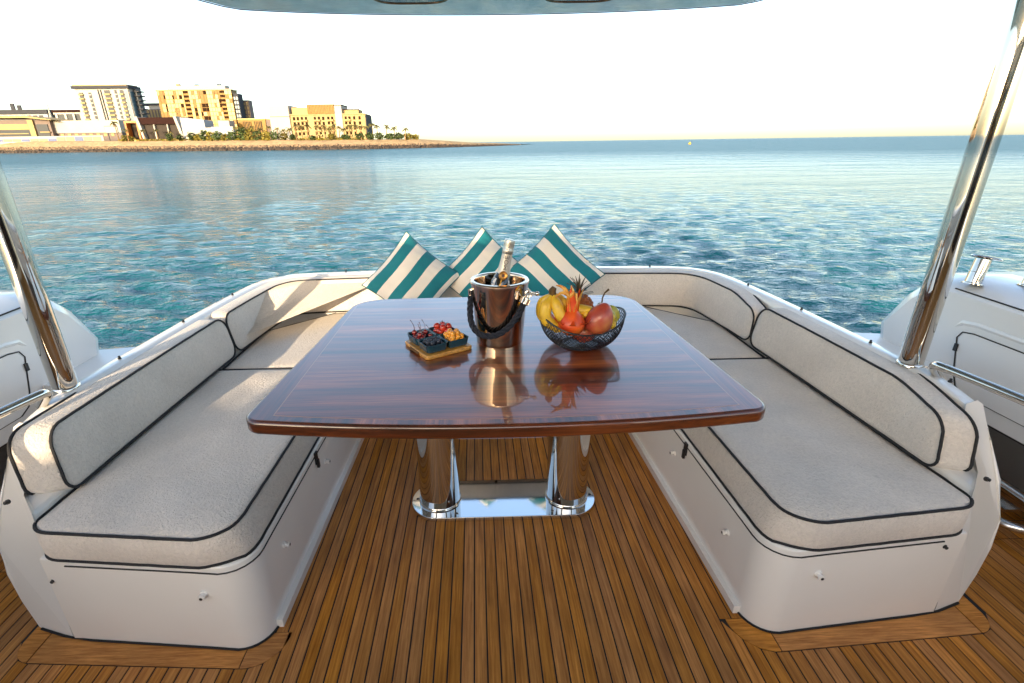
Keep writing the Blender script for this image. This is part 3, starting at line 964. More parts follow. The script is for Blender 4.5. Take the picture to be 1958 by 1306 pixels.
def plank(x0, x1, ya, yb, yc, yd, mt):
    """corners: (x0,ya) (x1,yb) near, (x1,yc) (x0,yd) far"""
    b = MB()
    c = ((x0 + x1) / 2, (ya + yc) / 2, 0)
    b.add([(x0, ya, -0.008), (x1, yb, -0.008), (x1, yc, -0.008), (x0, yd, -0.008),
           (x0, ya, -0.0008), (x1, yb, -0.0008), (x1, yc, -0.0008), (x0, yd, -0.0008),
           (x0 + .0012, ya + .0012, 0), (x1 - .0012, yb + .0012, 0), (x1 - .0012, yc - .0012, 0), (x0 + .0012, yd - .0012, 0)],
          [(0, 1, 5, 4), (1, 2, 6, 5), (2, 3, 7, 6), (3, 0, 4, 7), (4, 5, 9, 8), (5, 6, 10, 9), (6, 7, 11, 10), (7, 4, 8, 11), (8, 9, 10, 11)])
    b.build('plank', mt, deck, origin=c)


n = int(2.2 / PITCH)
for i in range(-n, n):
    x0 = -0.0675 + i * PITCH
    x1 = x0 + PW
    xm = (x0 + x1) / 2
    y_near = -3.95
    if abs(x0) > 2.19 or abs(x1) > 2.19: continue
    ma, mb_ = margin_y(x0), margin_y(x1)
    if margin_y(xm) is None and abs(xm) < 0.7:
        yb = pr.uniform(-.3, .5)
        plank(x0, x1, y_near, y_near, yb, yb, M['teak'])
        g = 0.003
        plank(x0, x1, yb + g, yb + g, 2.12, 2.12, M['teak'])
    elif margin_y(xm) is not None:
        if abs(xm) < .70:
            plank(x0, x1, 1.046, 1.046, 2.12, 2.12, M['teak'])
        ya = (ma if ma is not None else 1.04) - 0.0035
        yb = (mb_ if mb_ is not None else 1.04) - 0.0035
        plank(x0, x1, y_near, y_near, yb, ya, M['teak'])
    else:
        yt = 1.322 if xm > 0 else 1.30
        plank(x0, x1, y_near, y_near, yt, yt, M['teak'])
        plank(x0, x1, yt + .0035, yt + .0035, 1.408, 1.408, M['teak'])
        plank(x0, x1, 1.412, 1.412, 2.2, 2.2, M['teak'])


def margin_piece(sgn, pts):
    b = MB()
    pts = [(sgn * x, y) for x, y in pts]
    if sgn < 0: pts = pts[::-1]
    b.prism(pts, -0.008, 0.0)
    b.build('margin_plank', M['teak_x'], deck)


def mo(a): return (a, margin_y(min(max(a, 0.6381), 1.4049)))
def foot_y(a): return box_front(a) if a < 1.262 else 1.0435 + .30 * (a - 1.262)


def mi_(a): return (a, foot_y(a) + .008)


for sg in (-1, 1):
    f1 = [.6381 + .1074 * (i / 12) ** 2 for i in range(13)]
    margin_piece(sg, [mo(a) for a in f1] + [mi_(.7455), mi_(.73), mi_(.71), (.695, 1.0435), (.6381, 1.0435)])
    f2 = [.749 + i * .0595 for i in range(11)]
    margin_piece(sg, [mo(a) for a in f2] + [mi_(a) for a in f2[::-1]])
    f3 = [1.348, 1.36, 1.372, 1.383, 1.392, 1.399, 1.4049]
    margin_piece(sg, [mo(a) for a in f3] + [(1.4049, 1.12), (1.36, 1.12), mi_(1.348)])

# ------------------------------------------------------------------ settee shell
# half path of the seat back line, right side, from forward end round to the centreline
ctl = [(1.262, 1.045), (1.262, 1.30), (1.250, 1.75), (1.232, 2.15), (1.215, 2.40), (1.192, 2.60), (1.175, 2.69), (1.115, 2.765), (1.02, 2.782), (0.7, 2.803), (0.45, 2.82), (0.0, 2.825)]
ptsR = [Vector((a, b)) for a, b in ctl]
full = [Vector((-p.x, p.y)) for p in ptsR] + [p for p in ptsR[::-1][1:]]
for it in range(4):
    o = [full[0]]
    for a, b in zip(full[:-1], full[1:]):
        o += [a * .75 + b * .25, a * .25 + b * .75]
    o.append(full[-1])
    full = o
cum = [0.0]
for a, b in zip(full[:-1], full[1:]): cum.append(cum[-1] + (b - a).length)
SL = cum[-1]
import bisect


def path(s, off=0.0):
    s = min(max(s, 0), SL)
    i = min(bisect.bisect_right(cum, s) - 1, len(full) - 2)
    a, b = full[i], full[i + 1]
    t = (s - cum[i]) / max(1e-9, cum[i + 1] - cum[i])
    # smoothed tangent
    i0, i1 = max(0, i - 3), min(len(full) - 1, i + 4)
    tg = (full[i1] - full[i0]).normalized()
    nrm = Vector((-tg.y, tg.x))
    return a + (b - a) * t + nrm * off


def s_at_y(y):
    s = 0
    while path(s).y < y: s += 0.002
    return s


settee = root('cockpit_settee', (0, 2.0, 0), 'white moulded U-shaped cockpit settee wrapped round the wooden table', 'settee')
prof = [(0.0, 0.0), (0.0, .425), (.072, .43), (.078, .60), (.088, .614), (.128, .616), (.143, .606), (.150, .585), (.150, .50), (.149, .40), (.145, .30), (.138, .20), (.126, .10), (.108, 0.0)]
b = MB()
NS = 200
for i in range(NS + 1):
    s = SL * i / NS
    e = min(s, SL - s)
    w = max(0.0, 1 - e / 0.45)
    for (o, z) in prof:
        if s < SL / 2 and z < .58 and o > .05: o += .028 * (1 - z / .58)
        p = path(s, o)
        ys = w * (0.045 * (o / .15) + 0.17 * max(0, z - .30) / .31 * (0.4 + 0.6 * min(1, o / .08)))
        b.v.append((p.x, p.y + ys, z - (.03 * w * w if z > .58 else 0)))
k = len(prof)
for i in range(NS):
    for j in range(k - 1):
        b.f.append((i * k + j, i * k + j + 1, (i + 1) * k + j + 1, (i + 1) * k + j)[::-1]); b.fm.append(0)
b.f.append(tuple(range(k))[::-1]); b.fm.append(0)
b.f.append(tuple(NS * k + j for j in range(k))); b.fm.append(0)
o = b.build('coaming', M['gel'], settee, True)
bm_ = o.modifiers.new('b', 'BEVEL'); bm_.width = 0.012; bm_.segments = 3; bm_.limit_method = 'ANGLE'; bm_.angle_limit = math.radians(50)


def side_box(sg):
    pts = []
    for i in range(9):
        t = i / 8 * PI / 2
        pts.append((sg * (0.770 - 0.085 * math.sin(PI / 2 - t) - .0), 0.995 + 0.085 * (1 - math.cos(PI / 2 - t))))
    # now from inner face round to the forward face
    for i in range(1, 9):
        a = 0.77 + (1.262 - .77) * i / 8
        pts.append((sg * a, box_front(a)))
    pts += [(sg * 1.258, 1.3), (sg * 1.245, 1.8), (sg * 1.20, 2.5), (sg * 0.9, 2.78)]
    pts += [(0, 2.80), (0, 2.22), (sg * 0.60, 2.22), (sg * 0.655, 2.10)]
    if sg < 0: pts = pts[::-1]
    return pts


for sg in (-1, 1):
    b = MB(); b.prism_bev(side_box(sg) if sg > 0 else side_box(sg), 0.001, 0.305, 0.008, bot=False)
    b.build('seat_box', M['gel'], settee, True)
    # plinth strip along the inner foot
    b = MB(); b.prism([(sg * .668, 1.062), (sg * .70, 1.062), (sg * .68, 2.10), (sg * .637, 2.10)][::sg], 0.0, 0.028)
    b.build('plinth', M['gel'], settee)
    # lid seam
    pth = [(sg * 0.654, 2.10, .283)] + [(sg * .6690, 1.6, .283), (sg * .6830, 1.12, .283)]
    for i in range(7):
        t = i / 6 * PI / 2
        pth.append((sg * (0.770 - 0.0865 * math.cos(t)), 0.9935 + 0.085 * (1 - math.sin(t)), .283))
    for i in range(1, 6):
        a = .77 + .085 * i
        pth.append((sg * a, box_front(a) - .0015, .283))
    b = MB(); b.tube(pth, .0022, 6); b.build('lid_seam', M['seam'], settee)
    pth = [(sg * .6995, 1.11, .002)]
    for i in range(9):
        t = i / 8 * PI / 2
        pth.append((sg * (0.770 - 0.087 * math.cos(t)), 0.993 + 0.085 * (1 - math.sin(t)), .002))
    for i in range(1, 8):
        a = .77 + (.088 if sg < 0 else .085) * i
        pth.append((sg * a, foot_y(a) - .002, .002))
    b = MB(); b.tube(pth, .0035, 6); b.build('sealant_line', M['caulk'], settee)
    # latch
    b = MB(); b.box(sg * .671 - .005, sg * .671 + .005, 1.508, 1.528, .250, .298)
    b.box(sg * .665 - .004, sg * .665 + .004, 1.512, 1.524, .235, .268)
    b.build('latch', M['dark'], settee)


def stud(loc, d, white=True, big=1.0):
    """small snap stud, d = outward direction"""
    rot = Vector(d).to_track_quat('Z', 'Y').to_matrix()
    b = MB()
    if white:
        b.lathe([(.0115 * big, -.002), (.0115 * big, .003), (.0075 * big, .005), (.0070 * big, .011), (.0092 * big, .013), (.0092 * big, .017), (.005 * big, .018)], loc, 14, rot=rot)
        b.build('snap_stud', M['gel'], settee, True)
        b2 = MB(); b2.lathe([(.0045 * big, .0175), (.0043 * big, .0188), (0.0001, .0189)], loc, 10, rot=rot)
        b2.build('stud_hole', M['dark'], settee, True)
    else:
        b.lathe([(.0065 * big, -.002), (.0065 * big, .003), (.004 * big, .004), (.0048 * big, .009), (.002 * big, .011)], loc, 12, rot=rot)
        b.build('snap_stud', M['dark'], settee, True)


for (x, z) in ((-.825, .208), (.838 - .0, .214)):
    stud((x, box_front(x), z), (0, -1, 0), True)
stud((-1.25, 1.046, .225), (0, -1, 0), False)
stud((1.205, 1.040, .262), (0, -1, 0), False)
stud((-1.335, 1.096, .450), (0, -1, .3), False)
stud((1.300, 1.086, .450), (0, -1, .3), False)
for sg in (-1, 1):
    stud((sg * .682, 1.19, .10 + .09), (-sg, 0, 0), True, .9)
    stud((sg * .670, 1.60, .20), (-sg, 0, 0), True, .9)
    for y in (1.34, 1.66, 2.05, 2.45):
        p = path(s_at_y(y) if sg < 0 else SL - s_at_y(y), .115)
        stud((p.x, p.y, .616), (0, 0, 1), False, .9)
for s in (SL / 2 - .85, SL / 2 - .3, SL / 2 + .5, SL / 2 + .95):
    p = path(s, .125); stud((p.x, p.y, .615), (0, 0, 1), False, .9)


# ------------------------------------------------------------------ cushions
def cosrows(n, e=0.7):
    return [(1 - math.cos(PI * i / n)) / 2 * e + (i / n) * (1 - e) for i in range(n + 1)]


def cushion(name, L, W, rad, thick, fmap, n, m, mt, puff, label, cat, group=None, bulge=.006, pipes=(True, True), pr_=.0042, wrinkle=0.0, wf=None, pipe_open=None):
    """rad = (r at s0/t0, r at s0/t1, r at s1/t0, r at s1/t1)"""
    r00, r01, r10, r11 = rad
    def s0(t):
        if t < r00: return r00 - math.sqrt(max(0, r00 ** 2 - (r00 - t) ** 2))
        if t > W - r01: return r01 - math.sqrt(max(0, r01 ** 2 - (t - W + r01) ** 2))
        return 0
    def s1(t):
        if t < r10: return L - r10 + math.sqrt(max(0, r10 ** 2 - (r10 - t) ** 2))
        if t > W - r11: return L - r11 + math.sqrt(max(0, r11 ** 2 - (t - W + r11) ** 2))
        return L
    T = [q * W for q in cosrows(m, .8)]
    U = cosrows(n, .35)
    grid = [[(s0(t) + (s1(t) - s0(t)) * u, t) for u in U] for t in T]
    loop = [(0, j) for j in range(n + 1)] + [(i, n) for i in range(1, m + 1)] + [(m, j) for j in range(n - 1, -1, -1)] + [(i, 0) for i in range(m - 1, 0, -1)]
    b = MB()
    idt = {}
    def edge_d(i, j):
        s, t = grid[i][j]
        return min(t, W - t, s - s0(t), s1(t) - s)
    for i in range(m + 1):
        for j in range(n + 1):
            s, t = grid[i][j]
            d = max(0, edge_d(i, j))
            w = thick + puff * (1 - math.exp(-d / .045)) - 0.004 * math.exp(-d / .006)
            if wrinkle:
                w += (wf(s, t) if wf else noise.noise(Vector((s * 3, t * 7, L * 5)))) * wrinkle * (1 - math.exp(-d / .05))
            idt[i, j] = len(b.v); b.v.append(tuple(fmap(s, t, w)))
    for i in range(m):
        for j in range(n):
            b.f.append((idt[i, j], idt[i, j + 1], idt[i + 1, j + 1], idt[i + 1, j])); b.fm.append(0)
    # band rings
    K = len(loop)
    LP = [Vector(grid[i][j]) for i, j in loop]
    nr = []
    for q in range(K):
        a, c = LP[q - 1], LP[(q + 1) % K]
        t_ = (c - a).normalized() if (c - a).length > 1e-9 else Vector((1, 0))
        nr.append(Vector((t_.y, -t_.x)))
    rings = [[idt[q] for q in loop]]
    for (f, o) in ((.88, .75), (.5, 1.0), (.12, .75), (0, 0.0)):
        ring = []
        for q in range(K):
            p = LP[q] + nr[q] * bulge * o
            ring.append(len(b.v)); b.v.append(tuple(fmap(p.x, p.y, thick * f)))
        rings.append(ring)
    for A_, B_ in zip(rings[:-1], rings[1:]):
        for q in range(K):
            r = (q + 1) % K
            b.f.append((A_[q], B_[q], B_[r], A_[r])); b.fm.append(0)
    b.f.append(tuple(rings[-1][::-1])); b.fm.append(0)
    cx_ = np.mean(np.array(b.v), axis=0)
    # orientation check
    o = b.build(name, mt, None, True, origin=tuple(float(q) for q in cx_))
    bm = bmesh.new(); bm.from_mesh(o.data); bmesh.ops.recalc_face_normals(bm, faces=bm.faces); bm.to_mesh(o.data); bm.free()
    tag(o, label, cat, group)
    for zz, on in ((thick, pipes[0]), (0.0, pipes[1])):
        if not on: continue
        P2 = []
        for q in range(K):
            p = LP[q] + nr[q] * .002
            v = Vector(fmap(p.x, p.y, zz - .001 + .0012 * noise.noise(Vector((p.x * 25, p.y * 25, zz)))))
            if P2 and (v - P2[-1]).length < .004: continue
            P2.append(v)
        pb = MB(); pb.tube(P2, pr_, 7, closed=True)
        pb.build('piping', M['piping'], o, True)
    return o


def seat_map(sg):
    def f(s, t, w):
        # s from forward end aft, t from inner edge outwards, w up
        y0 = 0.985 + 0.055 * (t / .55) * max(0, 1 - s / .3)
        y = y0 + s * (2.018 - .985) / 1.033
        xi = 0.722 - 0.020 * (s / 1.033)
        xi -= (0.020 + .008) * (1 - w / .095) * (1 if t < .02 else max(0, 1 - t / .06))
        xo = 1.262 - 0.030 * (s / 1.033)
        x = xi + (xo - xi) * t / .54
        return Vector((sg * x, y, 0.309 + w))
    return f


def seat_wr(s, t):
    v = noise.noise(Vector((s * 2.2, t * 5, 3.1))) * .8
    v += .5 * noise.noise(Vector((s * 6 + t * 5, t * 9 - s * 3, 1.1)))
    return v


for sg, lb in ((-1, 'long grey terry seat cushion with charcoal piping on the left arm of the settee'), (1, 'long grey terry seat cushion with charcoal piping on the right arm of the settee')):
    cushion('seat_cushion', 1.033, .54, (.10, .06, .012, .012), .092, seat_map(sg), 70, 36, M['terry'], .012, lb, 'seat cushion',
            'terry seat cushions of the settee', wrinkle=.014, wf=seat_wr)


# aft U cushion: mapped between an inner and an outer curve
def aft_map(sg):
    def f(s, t, w):
        # t across the boat half (0 at centre .. 1.2), s fore-aft 0..1 normalised
        x = t
        yo = 2.80 if x < .9 else (2.80 - (x - .9) / .30 * .30)
        yi = 2.022 if x > .72 else (2.022 + .17 * sm(.72 - x, 0, .10))
        y = yi + (yo - yi) * s / .78
        return Vector((sg * x, y, 0.309 + w))
    return f


for sg, lb in ((-1, 'grey terry corner seat cushion at the aft left of the settee'), (1, 'grey terry corner seat cushion at the aft right of the settee')):
    cushion('seat_cushion', .78, 1.21, (.002, .012, .002, .012), .092, aft_map(sg), 34, 50, M['terry'], .010, lb, 'seat cushion',
            'terry seat cushions of the settee', wrinkle=.006)

BT = .176


def bolster_map(sa, sg):
    def f(s, t, w):
        ss = sa + s
        e = max(0, 1 - s / .25)
        k = (1 - .16 * e) if sg > 0 else 1.0
        z = .420 + t * k
        lean = 0.030 * t / BT
        off = .058 - w * (1 - .2 * e * (sg > 0)) + lean - ((.012 + .026 * t / BT) * e * e * (3 - 2 * e) if sg > 0 else 0)
        p = path(ss if sg < 0 else SL - ss, off)
        y = p.y + (0.03 * e * t / BT if sa < .5 else 0) + (.0 if sa > .5 else -.03 * e * (1 - w / .088) )
        topdrop = 0.010 * (t / BT) * (w / .088)
        return Vector((p.x, y, z + .006 * (t / BT)))
    return f


SA0 = s_at_y(1.165)
SA1 = s_at_y(2.155)
for sg, side in ((-1, 'left'), (1, 'right')):
    def wrb(s, t): return noise.noise(Vector((s * 4, t * 9, sg * 3))) * .6
    cushion('backrest_cushion', SA1 - SA0, BT, (.042, .050, .05, .06), .088, bolster_map(SA0, sg), 60, 16, M['terry2'], .010,
            'long grey terry backrest bolster on the %s arm of the settee, forward piece' % side, 'backrest cushion', 'terry backrests of the settee', wrinkle=.004, wf=wrb)
    def wra(s, t, L_=SL / 2 - SA1):
        c = s - .55
        return 1.3 * math.sin(s * 46 + 3 * t * 10) * math.exp(-(c / .16) ** 2) * .55 + noise.noise(Vector((s * 7, t * 6, sg)))
    cushion('backrest_cushion', SL / 2 - SA1 - .016, BT, (.05, .05, .01, .01), .086, bolster_map(SA1 + .012, sg), 110, 16, M['terry2'], .008,
            'grey terry backrest curving round the aft %s corner of the settee' % side, 'backrest cushion', 'terry backrests of the settee', wrinkle=.006, wf=wra)


# ------------------------------------------------------------------ table
def table_outline(inset=0.0, z=None):
    # half outline from centre front to centre rear (right side), CCW overall
    C0 = []
    fr = lambda x: 1.010 + 0.043 * (x / .60) ** 2
    for i in range(0, 13):
        x = 0.605 * i / 12
        C0.append((x, fr(x) + inset))
    # front corner
    for i in range(1, 8):
        a = i / 8 * PI / 2
        C0.append((.605 + (.048 - inset) * math.sin(a), fr(.605) + .048 - (.048 - inset) * math.cos(a)))
    for i in range(0, 11):
        t = i / 10
        C0.append((.653 - inset - .058 * t, 1.115 + (1.94 - 1.115) * t))
    for i in range(1, 8):
        a = i / 8 * PI / 2
        C0.append((.595 - .12 + (.12 - inset) * math.cos(a), 1.945 + (.12 - inset) * math.sin(a)))
    for i in range(0, 7):
        x = .470 * (1 - i / 6)
        C0.append((x, 2.066 + .010 * (1 - (x / .47) ** 2) - inset))
    R_ = C0
    Lh = [(-x, y) for x, y in R_[::-1][1:-1]]
    return R_ + Lh


table = root('dining_table', (0.0, 1.55, 0), 'glossy rosewood dining table on two chrome pedestals in the middle of the settee', 'table')
TX = -0.006
b = MB(); b.prism_bev([(x + TX, y) for x, y in table_outline()], .662, .6995, .009)
b.build('tabletop', M['veneer_edge'], table, True)
b = MB(); b.prism([(x + TX, y) for x, y in table_outline(.0095)], .6995, .69995)
b.build('banding', M['veneer_y'], table)


def inset_poly(d, dn, df):
    # inner veneer field: pointed corners
    fr = lambda x: 1.010 + 0.043 * (x / .60) ** 2
    P = []
    for i in range(13):
        x = (.612 - d) * i / 12 * 1.0
        P.append((x, fr(x) + dn))
    P.append((.600 - d, 1.98))
    P.append((.50 - d, 2.066 - df))
    P.append((0, 2.074 - df))
    return P + [(-x, y) for x, y in P[::-1][1:-1]]


b = MB(); b.prism([(x + TX, y) for x, y in inset_poly(.03, .032, .036)], .69995, .7002)
b.build('inlay_line', M['inlay'], table)
b = MB(); b.prism([(x + TX, y) for x, y in inset_poly(.033, .035, .039)], .7002, .7004)
b.build('veneer_field', M['veneer'], table)
LEGX = (-.240, .258)
for lx in LEGX:
    b = MB(); b.lathe([(.0785, .006), (.0785, .662)], (lx, 1.598, 0), 56); b.build('pedestal', M['chrome'], table, True)
    b = MB(); b.lathe([(.0795, .0055), (.0825, .0075), (.0825, .022), (.0795, .026), (.0785, .026)], (lx, 1.598, 0), 56); b.build('collar', M['chrome'], table, True)
st = []
for i in range(25):
    a = -PI / 2 + PI * i / 24
    st.append((.262 + .107 * math.cos(a), 1.597 + .118 * math.sin(a)))
for i in range(25):
    a = PI / 2 + PI * i / 24
    st.append((-.244 + .107 * math.cos(a), 1.597 + .118 * math.sin(a)))
b = MB(); b.prism_bev(st, .0005, .0065, .002)
b.v = [(x, y, z + (.014 * (1.715 - y) / .236 if z > .003 else 0)) for x, y, z in b.v]
b.build('base_plate', M['plate'], table, True)
for (x, y) in ((-.330, 1.600), (.352, 1.60), (-.17, 1.505), (.19, 1.505)):
    b = MB(); b.lathe([(.0062, .0062), (.0055, .0078), (.0001, .0082)], (x, y, .014 * (1.715 - y) / .236), 12); b.build('bolt', M['dark'] if abs(x) > .3 else M['chrome'], table, True)

# ------------------------------------------------------------------ poles, roof, cabin
for (x, y, lb) in ((-1.392, 1.445, 'polished steel roof pole rising from the left coaming'), (1.368, 1.485, 'polished steel roof pole rising from the right coaming')):
    pt = root('roof_pole', (x, y, .61), lb, 'pole', 'steel poles holding the hardtop')
    b = MB(); b.lathe([(.0345, .612), (.0345, 1.96)], (x, y, 0), 40); b.build('tube', M['chrome'], pt, True)
    b = MB(); b.lathe([(.038, .600), (.038, .616), (.0360, .619), (.0345, .621)], (x, y, 0), 40); b.build('foot_ring', M['chrome'], pt, True)
blocker = root('sun_blocker', (-3.0, -4.0, 0), 'unseen white panel added forward of the left side deck to block low sun', 'blocker')  # added out of view to keep low sun off the left seat box
b = MB(); b.box(-3.6, -2.6, -4.06, -3.98, -1.2, 1.62); b.build('panel', M['gel_side'], blocker)
top = root('hardtop', (0, 1, 2.05), 'grey glossy hardtop roof overhanging the cockpit', 'roof')
P = []
for i in range(0, 21):
    x = 1.47 * i / 20
    P.append((x + .02, 3.63 - .16 * (x / 1.45) ** 2.0 * (1 if x < 1.3 else 1.0) - .02 * (x / 1.45) ** 6))
P += [(1.56, 3.37), (1.62, 3.25), (1.70, 3.05), (1.76, 2.6), (1.78, 1.5), (1.78, -.5)]
PL = [(-x, y) for x, y in P[::-1]][:-1]
P = [(x * .83 if y > 1 else x * .855, y * .845 if y > 1 else y) for x, y in P]
PL = [(-x, y) for x, y in P[::-1]][:-1]
outl = [(x + .025, y) for x, y in P + PL]
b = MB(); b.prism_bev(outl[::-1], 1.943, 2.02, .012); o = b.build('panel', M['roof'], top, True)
bm = bmesh.new(); bm.from_mesh(o.data); bmesh.ops.recalc_face_normals(bm, faces=bm.faces); bm.to_mesh(o.data); bm.free()
b = MB(); b.tube([(x, y, 1.9425) for x, y in outl], .0025, 6, closed=True); b.build('edge_trim', simple('bronze_trim', (.16, .12, .09), .4), top, True)
for cx0 in (-.355, .43):
    ring = []
    for i in range(48):
        a = 2 * PI * i / 48
        c_, s_ = math.cos(a), math.sin(a)
        ring.append((cx0 + .177 * math.copysign(abs(c_) ** .55, c_), 2.645 + .16 * math.copysign(abs(s_) ** .7, s_), 1.941))
    b = MB(); b.tube(ring, .007, 8, closed=True); b.build('hatch_trim', simple('copper_trim', (.42, .24, .12), .25, metal=.6), top, True)
    b = MB(); b.prism([(x * .97 + cx0 * .03, y * .97 + 2.645 * .03) for x, y, z in ring], 1.9385, 1.9425); b.build('hatch_lens', M['glass_dark'], top, True)
for sx in (-1, 1):
    b = MB(); b.box(min(sx * 1.2, sx * 1.52), max(sx * 1.2, sx * 1.52), -3.97, -.505, 1.95, 2.015); b.build('side_beam', M['roof'], top)
cab = root('deck_saloon', (0, -4.6, 0), 'saloon bulkhead with smoked glass doors forward of the cockpit', 'cabin')
b = MB(); b.box(-2.58, 2.58, -5.2, -3.98, 0.0, 2.25); b.build('bulkhead', M['cabin'], cab)
for (x0, x1) in ((-1.65, -.57), (-.54, .54), (.57, 1.65)):
    b = MB(); b.box(x0, x1, -3.98, -3.965, .12, 1.9); b.build('door_glass', M['glass_dark'], cab)
    b = MB(); b.box(x0 - .012, x0 + .012, -3.965, -3.95, .1, 1.92); b.box(x1 - .012, x1 + .012, -3.965, -3.95, .1, 1.92); b.build('door_frame', M['chrome'], cab)


# ------------------------------------------------------------------ side bulwarks
def bulwark(sg):
    side = 'left' if sg < 0 else 'right'
    o0 = root('side_bulwark', (sg * 2.0, 1.0, 0), 'white moulded bulwark with locker door beyond the %s side deck' % side, 'bulwark', 'white side bulwarks')
    b = MB()
    # stations across: inner face, chamfer, top, outer; elevation outline in (y,z)
    inner = [(-2.0, .30), (-2.0, .742), (1.60, .742), (1.90, .748), (2.01, .735), (2.09, .665), (2.19, .50), (2.17, .43), (2.08, .33), (1.9, .30)]
    mid = [(-2.0, .30), (-2.0, .775), (1.60, .775), (1.91, .785), (2.04, .775), (2.14, .70), (2.26, .51), (2.22, .43), (2.10, .31), (1.9, .30)]
    vs = []
    for (x, el) in ((1.832, [(y - (.03 if y > 1.8 else 0), z - (.012 if z > .5 else -.01)) for y, z in inner]), (1.845, inner), (1.95, mid), (2.33, mid), (2.45, [(y - (.25 if y > 1.8 else 0), z - .1 if z > .5 else z) for y, z in mid])):
        vs += [(sg * x, y, z) for y, z in el]
    k = len(inner)
    fs = []
    for r in range(4):
        for j in range(k):
            l = (j + 1) % k
            fs.append((r * k + j, r * k + l, (r + 1) * k + l, (r + 1) * k + j))
    fs.append(tuple(range(k))); fs.append(tuple(4 * k + j for j in range(k))[::-1])
    b.add(vs, fs)
    o = b.build('moulding', M['gel_side'], o0, True)
    bm = bmesh.new(); bm.from_mesh(o.data); bmesh.ops.recalc_face_normals(bm, faces=bm.faces); bm.to_mesh(o.data); bm.free()
    b = MB(); b.box(min(sg * 2.08, sg * 2.3), max(sg * 2.08, sg * 2.3), -2, 2.2, 0, .31); b.build('lower_wall', simple('recess_shade', (.20, .20, .20), .25, coat=.5), o0)  # dark grey puts the shade of the recess into the wall colour
    b = MB(); b.tube([(sg * 1.842, -1.9, .302), (sg * 1.842, 1.88, .302)], .004, 6); b.build('lower_seam', M['seam'], o0)
    # locker door, slightly proud, dark gap round it
    dr = [(-.6, .36), (-.6, .600), (1.74, .600), (1.785, .592), (1.80, .565), (1.765, .43), (1.74, .38), (1.70, .36)]
    ring = [(sg * 1.829, y, z + .01) for y, z in dr]
    b = MB(); b.tube(ring, .0024, 6, closed=True); b.build('door_gap', M['seam'], o0)
    b = MB()
    b.add([(sg * 1.8315, y, z + .01) for y, z in dr] + [(sg * 1.8275, y * .995, z * .985 + .0165) for y, z in dr],
          [tuple(range(8, 16))] + [(j, (j + 1) % 8, 8 + (j + 1) % 8, 8 + j) for j in range(8)])
    d = b.build('locker_door', M['gel_side'], o0)
    bm = bmesh.new(); bm.from_mesh(d.data); bmesh.ops.recalc_face_normals(bm, faces=bm.faces); bm.to_mesh(d.data); bm.free()
    b = MB(); b.box(min(sg * 1.821, sg * 1.829), max(sg * 1.821, sg * 1.829), 1.780, 1.793, .522, .552); b.build('hinge', M['dark'], d)
    # raised rim around the door
    b = MB(); b.tube([(sg * 1.838, -.6, .645), (sg * 1.838, 1.74, .645), (sg * 1.838, 1.80, .636), (sg * 1.838, 1.838, .60)], [.012, .012, .012, .004], 8); b.build('door_rim', M['gel_side'], o0, True)
    # top deck edge line
    b = MB(); b.tube([(sg * 1.846, -2, .744), (sg * 1.846, 1.60, .744), (sg * 1.846, 1.89, .750)], .003, 6); b.build('edge_seam', M['seam'], o0)
    return o0


for sg in (-1, 1): bulwark(sg)
for sg in (-1, 1):
    side = 'left' if sg < 0 else 'right'
    b = MB(); b.prism([(sg * 1.36, 1.83), (sg * 1.98, 1.83), (sg * 2.1, 2.16), (sg * 1.34, 2.30)][::sg], 0.0, .435)
    o = b.build('quarter_deck', M['gel_side'], None)
    tag(o, 'raised white quarter deck step aft of the %s side deck' % side, 'deck step')

# hand rails
def rail(name, pts, r, lb, group=None):
    o = root(name, pts[0], lb, 'rail', group)
    # round the corners
    P = [Vector(p) for p in pts]
    for it in range(3):
        q = [P[0]]
        for a, c in zip(P[:-1], P[1:]):
            q += [a * .75 + c * .25, a * .25 + c * .75]
        q.append(P[-1]); P = q
    b = MB(); b.tube(P, r, 14); b.build('tube', M['chrome'], o, True)
    return o


for sg in (-1, 1):
    side = 'left' if sg < 0 else 'right'
    ry = 1.335 if sg < 0 else 1.39
    rr_ = rail('grab_rail', [(sg * 1.395, ry + .01, .60), (sg * 1.345, ry, .656), (sg * 1.352, ry - .05, .660), (sg * 1.385, 1.12, .660), (sg * 1.43, .8, .65), (sg * 1.50, .3, .62), (sg * 1.55, -.3, .60)], .0135,
               'polished grab rail running forward from the %s coaming' % side, 'polished grab rails')
ll = root('boarding_ladder', (1.75, 1.3, 0), 'folded steel boarding ladder lying on the right side deck', 'ladder')
Pp = [Vector(p) for p in ((1.93, 1.72, .075), (1.93, 1.45, .075), (1.925, 1.35, .07), (1.89, 1.305, .06), (1.82, 1.295, .055), (1.765, 1.315, .055), (1.735, 1.37, .055), (1.72, 1.50, .055), (1.72, 1.85, .055))]
for it in range(2):
    q = [Pp[0]]
    for a, c in zip(Pp[:-1], Pp[1:]): q += [a * .75 + c * .25, a * .25 + c * .75]
    q.append(Pp[-1]); Pp = q
b = MB(); b.tube(Pp, .0165, 14); b.build('tube', M['alu'], ll, True)
b = MB(); b.box(1.845, 1.905, 1.42, 1.95, .03, .042); b.build('step', M['alu'], ll)
for y in (1.62, 1.80):
    b = MB(); b.tube([(1.72, y, .055), (1.93, y, .072)], .010, 10); b.build('rung', M['alu'], ll, True)


